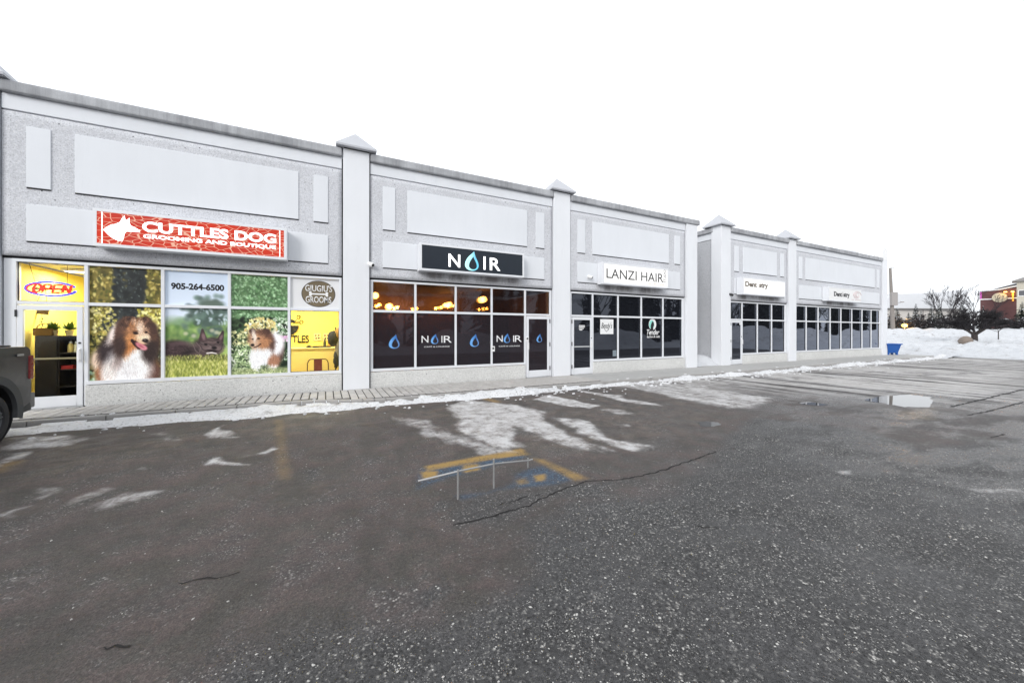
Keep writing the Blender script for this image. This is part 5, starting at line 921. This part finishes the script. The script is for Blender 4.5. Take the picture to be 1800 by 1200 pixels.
# ---------------------------------------------------------------- blue salt bin at the far corner
def bin_():
    x, y = P(1564.5, 25.9); t = thing('salt_bin', 'blue plastic tub standing in snow at the far end of the shops', 'tub', (x, y, -.04), -YAW); m = MB()
    def ring(hw, hd, z): return [(sx * hw, sy * hd, z) for sx, sy in ((-1, -1), (1, -1), (1, 1), (-1, 1))]
    b = [ring(.33, .22, .16), ring(.46, .32, .74), ring(.52, .36, .74), ring(.52, .36, .82), ring(.44, .30, .82), ring(.36, .24, .4)]
    m.v = [v for r in b for v in r]
    for k in range(len(b) - 1):
        for i in range(4): m.f.append((k * 4 + i, k * 4 + (i + 1) % 4, k * 4 + 4 + (i + 1) % 4, k * 4 + 4 + i))
    m.f += [(3, 2, 1, 0), (20, 21, 22, 23)]; m.build('tub', M['blue_plastic'], t, bevel=.03)
    for sx in (-1, 1):
        for sy in (-1, 1): MB().prism([(sx * .34, .34), (sx * .20, .30), (sx * .26, 0), (sx * .36, 0)], sy * .16 - .05, sy * .16 + .05).build('leg', M['blue_plastic'], t, bevel=.015)
bin_()
# ---------------------------------------------------------------- background beyond the snow bank
def bare_tree(name, label, u, d, zb, H, spread, tr, seed, lv=5, flat=.6, twig=.012, fork=.22, grp=None, dense=1):
    x, y = P(u, d); t = thing(name, label, 'tree', (x, y, zb), 0, grp); r = random.Random(seed); tk = MB(); cr = MB()
    def grow(p, dr, L, rad, k):
        q = p + dr * L; (tk if k >= lv - 1 else cr).tube(p, q, rad, rad * .66, 6 if k > 2 else 4 if k > 1 else 3, False)
        if k == 0: return
        for i in range(r.choice([2, 3, 3]) + (dense if k < lv else dense)):
            a = r.random() * 6.283; e = r.uniform(.35, .95) * spread; ax = Vector((math.cos(a), math.sin(a), 0)); nd = (dr + ax * e + Vector((0, 0, flat * .25))).normalized()
            if k < 3: nd.z *= .75; nd.normalize()
            s = p.lerp(q, r.uniform(.55, 1)) if i else q
            grow(s, nd, L * r.uniform(.6, .85), max(rad * .58, twig), k - 1)
    tk.tube((0, 0, -.3), (0, 0, H * fork), tr * 1.15, tr, 8); p = Vector((0, 0, H * fork))
    for i in range(4 + dense): a = 6.283 * i / (4 + dense) + r.random(); grow(p - Vector((0, 0, r.random() * H * .05)), Vector((math.cos(a) * spread, math.sin(a) * spread, r.uniform(.35, 1.1))).normalized(), H * .26, tr * .6, lv - 1)
    # settle the crown to the height it has in the picture
    zs = max(v[2] for v in cr.v); k = H / zs
    for m in (tk, cr): m.v = [(v[0] * k, v[1] * k, v[2] * k if v[2] > 0 else v[2]) for v in m.v]
    def raw(m, n, mat):
        me = bpy.data.meshes.new(n); me.from_pydata(m.v, [], m.f); me.materials.append(mat); link(n, me, t)
    raw(tk, 'trunk', M['bark']); raw(cr, 'crown', M['twig']); return t
bare_tree('crab_apple_tree', 'wide dark bare tree with a short trunk standing on the snow bank', 1713, 42, .22, 4.3, 1.0, .24, 3, 6, .3, .018, .24, None, 1)
bare_tree('bare_tree', 'tall thin bare tree left of the wide dark tree', 1661, 76, 1.9, 9.6, .55, .14, 5, 5, 1.4, .022, .2, 'bare trees behind the snow bank', 0); bare_tree('bare_tree', 'thin bare tree rising just right of the tall bare one', 1669, 79, 1.9, 8.8, .5, .12, 8, 5, 1.5, .022, .25, 'bare trees behind the snow bank', 0); bare_tree('bare_tree', 'bare tree whose top twigs show above the wide dark tree', 1711, 80, 1.9, 9.0, .6, .14, 13, 5, 1.2, .022, .2, 'bare trees behind the snow bank', 0)
bare_tree('sapling', 'young staked sapling right of the wide dark tree', 1755, 44, .28, 2.7, .8, .045, 11, 4, .5, .009, .55, None, 0)
def spruce(label, u, d, zb, H, rad, seed, grp='small snowy spruces behind the bank'):
    x, y = P(u, d); t = thing('spruce_tree', label, 'spruce', (x, y, zb), 0, grp); r = random.Random(seed); MB().tube((0, 0, -.3), (0, 0, H * .95), .10, .02, 6).build('trunk', M['bark'], t); cr = MB(); sn = MB(); n = int(H * 5)
    for k in range(n):
        f = k / (n - 1); z = H * (.06 + .92 * f); R = rad * (1 - f) ** .85 * r.uniform(.75, 1.15) + .06; m = max(5, int(11 * (1 - f) + 4))
        for i in range(m):
            a = 6.283 * (i + r.random() * .7) / m; rr = R * r.uniform(.7, 1.1); c, s = math.cos(a), math.sin(a); w = .16 + .22 * rr; tip = Vector((c * rr, s * rr, z - rr * .28)); root = Vector((0, 0, z + .05)); mid = (root + tip) * .5 + Vector((0, 0, .08)); sd = Vector((-s, c, 0)) * w * .5
            cr.quad(root, mid + sd, tip, mid - sd); cr.quad(mid + sd * .9, mid + sd * 1.3 + Vector((c, s, -.5)) * rr * .3, mid + Vector((c, s, -.9)) * rr * .18); cr.quad(mid - sd * .9, mid + Vector((c, s, -.9)) * rr * .18, mid - sd * 1.3 + Vector((c, s, -.5)) * rr * .3)
            if r.random() < .38: up = Vector((0, 0, .05)); sn.quad(mid * .75 + root * .25 + up, mid + sd * .7 + up, tip * .92 + mid * .08 + up, mid - sd * .7 + up)
    cr.build('crown', M['spruce'], t); tag(sn.build('snow_load', M['snow_clean'], t), kind='stuff')
for u, d, H, rad, lab in ((1566, 66, 3.6, 1.0, 'small spruce right behind the utility pole'), (1577, 70, 4.2, 1.2, 'small snowy spruce just right of the utility pole'), (1597, 74, 3.6, 1.0, 'low snowy spruce under the arched window'), (1610, 72, 5.2, 1.4, 'tallest snowy spruce in front of the pale warehouse'), (1619, 74, 4.0, 1.1, 'slim spruce beside the tallest one'), (1637, 70, 4.6, 1.4, 'snowy spruce at the left foot of the thin bare trees'), (1650, 72, 5.0, 1.5, 'snowy spruce close behind the thin bare trees'), (1692, 68, 4.9, 1.6, 'snowy spruce behind the left of the wide dark tree'), (1728, 70, 4.6, 1.3, 'spruce behind the right of the wide dark tree'), (1797, 64, 4.9, 2.0, 'dark spruce in front of the cream tower')):
    spruce(lab, u, d, 1.85, H, rad, int(u))
def hedge(name, label, u0, u1, d, z0, z1, seed):
    xa, ya = P(u0, d); xb, yb = P(u1, d); t = thing(name, label, 'hedge', ((xa + xb) / 2, (ya + yb) / 2, z0)); r = random.Random(seed); m = MB(); s = MB(); st = MB(); L = math.hypot(xb - xa, yb - ya); dx, dy = (xb - xa) / L, (yb - ya) / L
    for i in range(int(L * 130)):
        a = r.uniform(-L / 2, L / 2); b = r.uniform(-.8, .8); h = (z1 - z0) * (r.random() ** .7) * (.75 + .35 * math.sin(a * 1.3 + seed) * r.random()); p = Vector((a * dx - b * dy, a * dy + b * dx, h)); q = [p + Vector((r.uniform(-.3, .3), r.uniform(-.3, .3), r.uniform(-.2, .2))) for _ in range(3)]
        (s if h > (z1 - z0) * .6 and r.random() < .12 else m).quad(*q)
    for i in range(int(L * 1.2)): a = r.uniform(-L / 2, L / 2); st.tube((a * dx, a * dy, -.3), (a * dx, a * dy, (z1 - z0) * .7), .03, .015, 4)
    m.build('foliage', M['twig'], t); tag(s.build('snow_load', M['snow_clean'], t), kind='stuff'); st.build('stems', M['bark'], t)
hedge('hedge', 'dark twiggy hedge behind the snow bank, below the pale warehouse', 1559, 1700, 62, 1.75, 4.6, 3); hedge('hedge', 'dark hedge with snow clumps at the foot of the brick building', 1718, 1830, 60, 1.75, 4.4, 4)
def boulder():
    x, y = P(1697, 40); t = MB(); r = random.Random(3); t.ball((0, 0, .25), .62, 14, 9, (1.15, .9, .85)); t.v = [(v[0] * (1 + .18 * math.sin(v[1] * 7 + v[2] * 5)), v[1], v[2] * (1 + .12 * math.sin(v[0] * 6))) for v in t.v]
    o = t.build('boulder', plain('brown_rock', (.20, .165, .14), .9, .4, 4), None, True); o.location = (x, y, .30); tag(o, 'brown boulder in the snow at the foot of the wide dark tree', 'boulder')
boulder()
def pole():
    d = 60; x, y = P(1570, d); t = thing('utility_pole', 'weathered leaning utility pole with a grey transformer, right of the shops', 'pole', (x, y, 1.6), -YAW); H = ZV(471, d) - 1.6; k = d / F_PX; L = -5.2 * k
    MB().tube((0, 0, -.4), (L, 0, H), .30, .17, 12).build('shaft', M['wood_pole'], t, True)
    za, zb = ZV(537, d) - 1.6, ZV(514, d) - 1.6; xm = L * .55; MB().box(xm - .52, xm + .42, -.62, -.2, za, zb).build('transformer', M['pole_box'], t, bevel=.06)
    MB().path([(xm + .2, -.3, ZV(535, d) - 1.6), (xm + .8, -.4, ZV(532.5, d) - 1.6), (xm + 1.35, -.45, ZV(531, d) - 1.6)], .05).build('lamp_arm', M['steel'], t); MB().box(xm + 1.0, xm + 1.5, -.55, -.35, ZV(532, d) - 1.6, ZV(530.4, d) - 1.6).build('lamp_head', M['pole_box'], t, bevel=.03)
    MB().path([(L, 0, H - .1), (L + .35, 0, H + .05), (L + .7, 0, H - .02)], .035).build('top_bracket', M['steel'], t)
pole()
def garden_lamp():
    x, y = P(1590, 61); z = ZV(572, 61); t = thing('garden_lamp', 'low lamp glowing orange among the dark shrubs', 'lamp', (x, y, 1.7)); MB().tube((0, 0, -.2), (0, 0, z - 1.7 - .3), .05).build('post', M['steel'], t); MB().ball((0, 0, z - 1.7), .36, 14, 9, (1.25, 1, .85)).build('globe', glow('orange_lamp', (1, .58, .12), 4), t, True)
    l = bpy.data.lights.new('orange_glow', 'POINT'); l.energy = 220; l.color = (1, .55, .15); l.shadow_soft_size = .4; o = link('lamp', l, t); o.location = (-.5, -.75, z - 1.7)
garden_lamp()
def warehouse():
    d = 118; k = d / F_PX; x, y = P(1625, d); t = thing('warehouse', 'pale low warehouse with a snow-covered roof behind the spruces', 'building', (x, y, 1.5), -YAW + .10); ze = ZV(544, d) - 1.5; zr = ZV(526, d + 20) - 1.5; w = 90 * k; wall = plain('pale_wall', (.50, .48, .45), .8)
    MB().box(-w, w * .9, 0, 24, -1, ze).build('wall', wall, t); m = MB(); m.prism([(-w - .5, ze + .02), (-w - .5, ze + .35), (-w + 4, zr - .2), (-w + 14, zr), (w * .9, zr + 1.4), (w * .9 + .5, ze + .35), (w * .9 + .5, ze + .02)], -.6, 24.5); m.build('roof', M['snow_clean'], t); MB().box(-w - .6, w * .92, -.75, -.61, ze - .1, ze + .3).build('fascia_board', plain('dark_fascia', (.12, .115, .11), .7), t)
    MB().tube(((1622 - 1625) * k, -.1, -.9), ((1622 - 1625) * k, -.1, ze - .1), .12, .12, 8).build('downpipe', M['pole_box'], t)
    for uw in (1592, 1650, 1575):
        wx = (uw - 1625) * k; f = MB().prism([(wx - .85, .9), (wx + .85, .9)] + [(wx + .85 * math.cos(a), 3.4 + .85 * math.sin(a)) for a in np.linspace(0, math.pi, 12)], -.12, 0).build('window', plain('window_trim', (.36, .35, .34), .7), t)
        MB().prism([(wx - .65, 1.1), (wx + .65, 1.1)] + [(wx + .65 * math.cos(a), 3.4 + .65 * math.sin(a)) for a in np.linspace(0, math.pi, 12)], -.14, -.121).build('pane', plain('pale_pane', (.30, .32, .34), .2), f); MB().box(wx - .04, wx + .04, -.17, -.141, 1.1, 4.0).build('glazing_bar', M['white'], f)
warehouse()
def brick():
    d = 96; k = d / F_PX; x, y = P(1757, d); kz = k; k *= .62; t = thing('brick_building', 'dark red brick building with a cream oval panel and a white band', 'building', (x, y, 1.8), -math.atan2(x, y)); n = NT('red_brick'); bt = n.n('ShaderNodeTexBrick'); n.put(bt.inputs['Vector'], n.map(1, 1, 1)); bt.inputs['Scale'].default_value = 4; a = n.noise(.8, 5)
    br = n.set(col=n.mix(1, n.mix(n.noise(6, 3), (.095, .045, .046), (.135, .062, .062)), n.math('MULTIPLY_ADD', a, .6, .7), 'MULTIPLY'), rough=.9); xl, xr = -34 * k, 31 * k; zt = ZV(511, d) - 1.8
    m = MB(); m.prism([(xl, -1), (xr + 2, -1), (xr + 2, zt + .9), (xl + 3, zt + .15), (xl, zt)], 0, 16); m.build('wall', br, t)
    MB().prism([(xl - .1, zt), (xl + 3, zt + .15), (xr, zt + .88), (xr, zt + 1.2), (xl + 3, zt + .5), (xl - .1, zt + .3)], -.35, .6).build('snow_ledge', M['snow_clean'], t); MB().prism([(xl + 2.2, zt + .52), (xr, zt + 1.22), (xr, zt + 1.75), (xl + 4, zt + 1.1)], -.1, 12).build('roof', plain('dark_roof', (.06, .06, .065), .8), t)
    zb = ZV(525, d) - 1.8; MB().box(xl, -13.5 * k, -.12, 0, zb - .12, zb + .14).box(13.5 * k, xr, -.12, 0, zb - .12, zb + .14).build('white_band', M['white'], t)
    MB().prism(ellipse_poly(0, ZV(523, d) - 1.8, 13.4 * k, 8.2 * kz, 36), -.28, 0).build('oval_panel', plain('cream_panel', (.55, .50, .38), .6), t)
    for u in (1767, 1779): l = bpy.data.lights.new('wall_wash', 'POINT'); l.energy = 60; l.color = (1, .55, .12); l.shadow_soft_size = .2; o = link('lamp', l, t); o.location = ((u - 1757) * k, -.9, ZV(515.5, d) - 1.8); w = MB().box((u - 1757) * k - .25, (u - 1757) * k + .25, -.5, -.02, ZV(514.5, d) - 1.8, ZV(513, d) - 1.8).build('wall_light', glow('wall_lamp', (1, .62, .2), 3), t)
    MB().box(21 * k, 24 * k, -.25, 0, ZV(530, d) - 1.8, ZV(515, d) - 1.8).build('lit_strip', glow('amber_strip', (1, .42, .05), .8), t); MB().box(xl - .05, xl + 2.6 * k, -.06, -.0, ZV(525, d) - 1.8, zt - .05).build('magenta_strip', glow('magenta_strip', (.45, .07, .36), .5), t)
brick()
def tower():
    d = 88; k = d / F_PX * .62; x, y = P(1806, d); t = thing('cream_tower', 'cream rendered corner building with overhanging eaves at the right edge', 'building', (x, y, 1.8), -math.atan2(x, y)); w = 18 * k; ze = ZV(494, d) - 1.8
    MB().box(-w, w, 0, 2 * w, -1, ze).build('wall', plain('cream_render', (.46, .43, .36), .85, .1, 1), t); m = MB(); e = w + .7; m.box(-e, e, -.7, 2 * w + .7, ze + .005, ze + .22); z2 = ZV(484, d) - 1.8
    for a, b in (((-e, -.7), (e, -.7)), ((e, -.7), (e, 2 * w + .7)), ((e, 2 * w + .7), (-e, 2 * w + .7)), ((-e, 2 * w + .7), (-e, -.7))): m.quad((*a, ze + .22), (*b, ze + .22), (0, w, z2))
    m.build('roof', plain('tower_roof', (.22, .21, .2), .8), t); f = MB().box(-1.3, .2, -.06, 0, ZV(520, d) - 1.8, ZV(509, d) - 1.8).build('window', M['white'], t); MB().box(-1.2, .1, -.08, -.061, ZV(519, d) - 1.8, ZV(510, d) - 1.8).build('pane', plain('tower_pane', (.1, .1, .11), .2), f)
tower()
# ---------------------------------------------------------------- across the lot, behind the camera: what the dark glass mirrors
X, Y = np.meshgrid(np.linspace(-25, 150, 430), np.linspace(-20, -4.6, 60)); Z = LOT + (sstep(-5.0, -8.5, Y) * sstep(-20, -15, Y)) * (.15 + 2.9 * vnoise(X, Y, 4, 41, 4) * sstep(.3, .65, vnoise(X, Y * 0, 8, 42, 2))) + .25 * (vnoise(X, Y, .9, 43, 3) - .5) * sstep(-5, -7, Y)
tag(grid_mesh('snow_bank', X, Y, Z, M['snow_dirty'], None, Z > LOT + .01), kind='structure')
def woods():
    r = random.Random(21); m = MB()
    for i in range(112):
        x = -30 + i * 1.9 + r.uniform(-.8, .8); y = r.uniform(-36, -21); H = r.uniform(8, 16); rad = H * r.uniform(.2, .32)
        if r.random() < .5:
            n = int(H * 2.2)
            for k in range(n):
                f = k / n; R = rad * (1 - f) ** .8 * r.uniform(.6, 1.2); z = .5 + H * f
                for j in range(7): a = r.random() * 6.283; c, s = math.cos(a) * R, math.sin(a) * R; w = .4 + R * .25; m.quad((x, y, z + .4), (x + c * .6 - s / R * w, y + s * .6 + c / R * w, z), (x + c, y + s, z - R * .35), (x + c * .6 + s / R * w, y + s * .6 - c / R * w, z))
            m.tube((x, y, -.2), (x, y, H), .2, .04, 5)
        else:
            def gr(p, d, L, rd, k):
                q = p + d * L; m.tube(p, q, rd, rd * .6, 4, False)
                if k:
                    for _ in range(3): gr(p.lerp(q, r.uniform(.6, 1)), (d + Vector((r.uniform(-.8, .8), r.uniform(-.8, .8), r.uniform(0, .5)))).normalized(), L * .7, rd * .6, k - 1)
            gr(Vector((x, y, -.2)), Vector((0, 0, 1)), H * .32, .2, 5)
    me = bpy.data.meshes.new('woods'); me.from_pydata(m.v, [], m.f); me.materials.append(M['spruce']); tag(link('woods', me), 'dark mixed woods across the lot, mirrored in the shop glass', 'woods', kind='stuff')
woods()
# put each shop block's origin at its own base
for b, p in ((B1, Vector((4.2, WALL, 0))), (B2, Vector((25.8, WALL, 0)))):
    b.location = p
    for c in b.children: c.location = Vector(c.location) - p
for c in side.children: pass
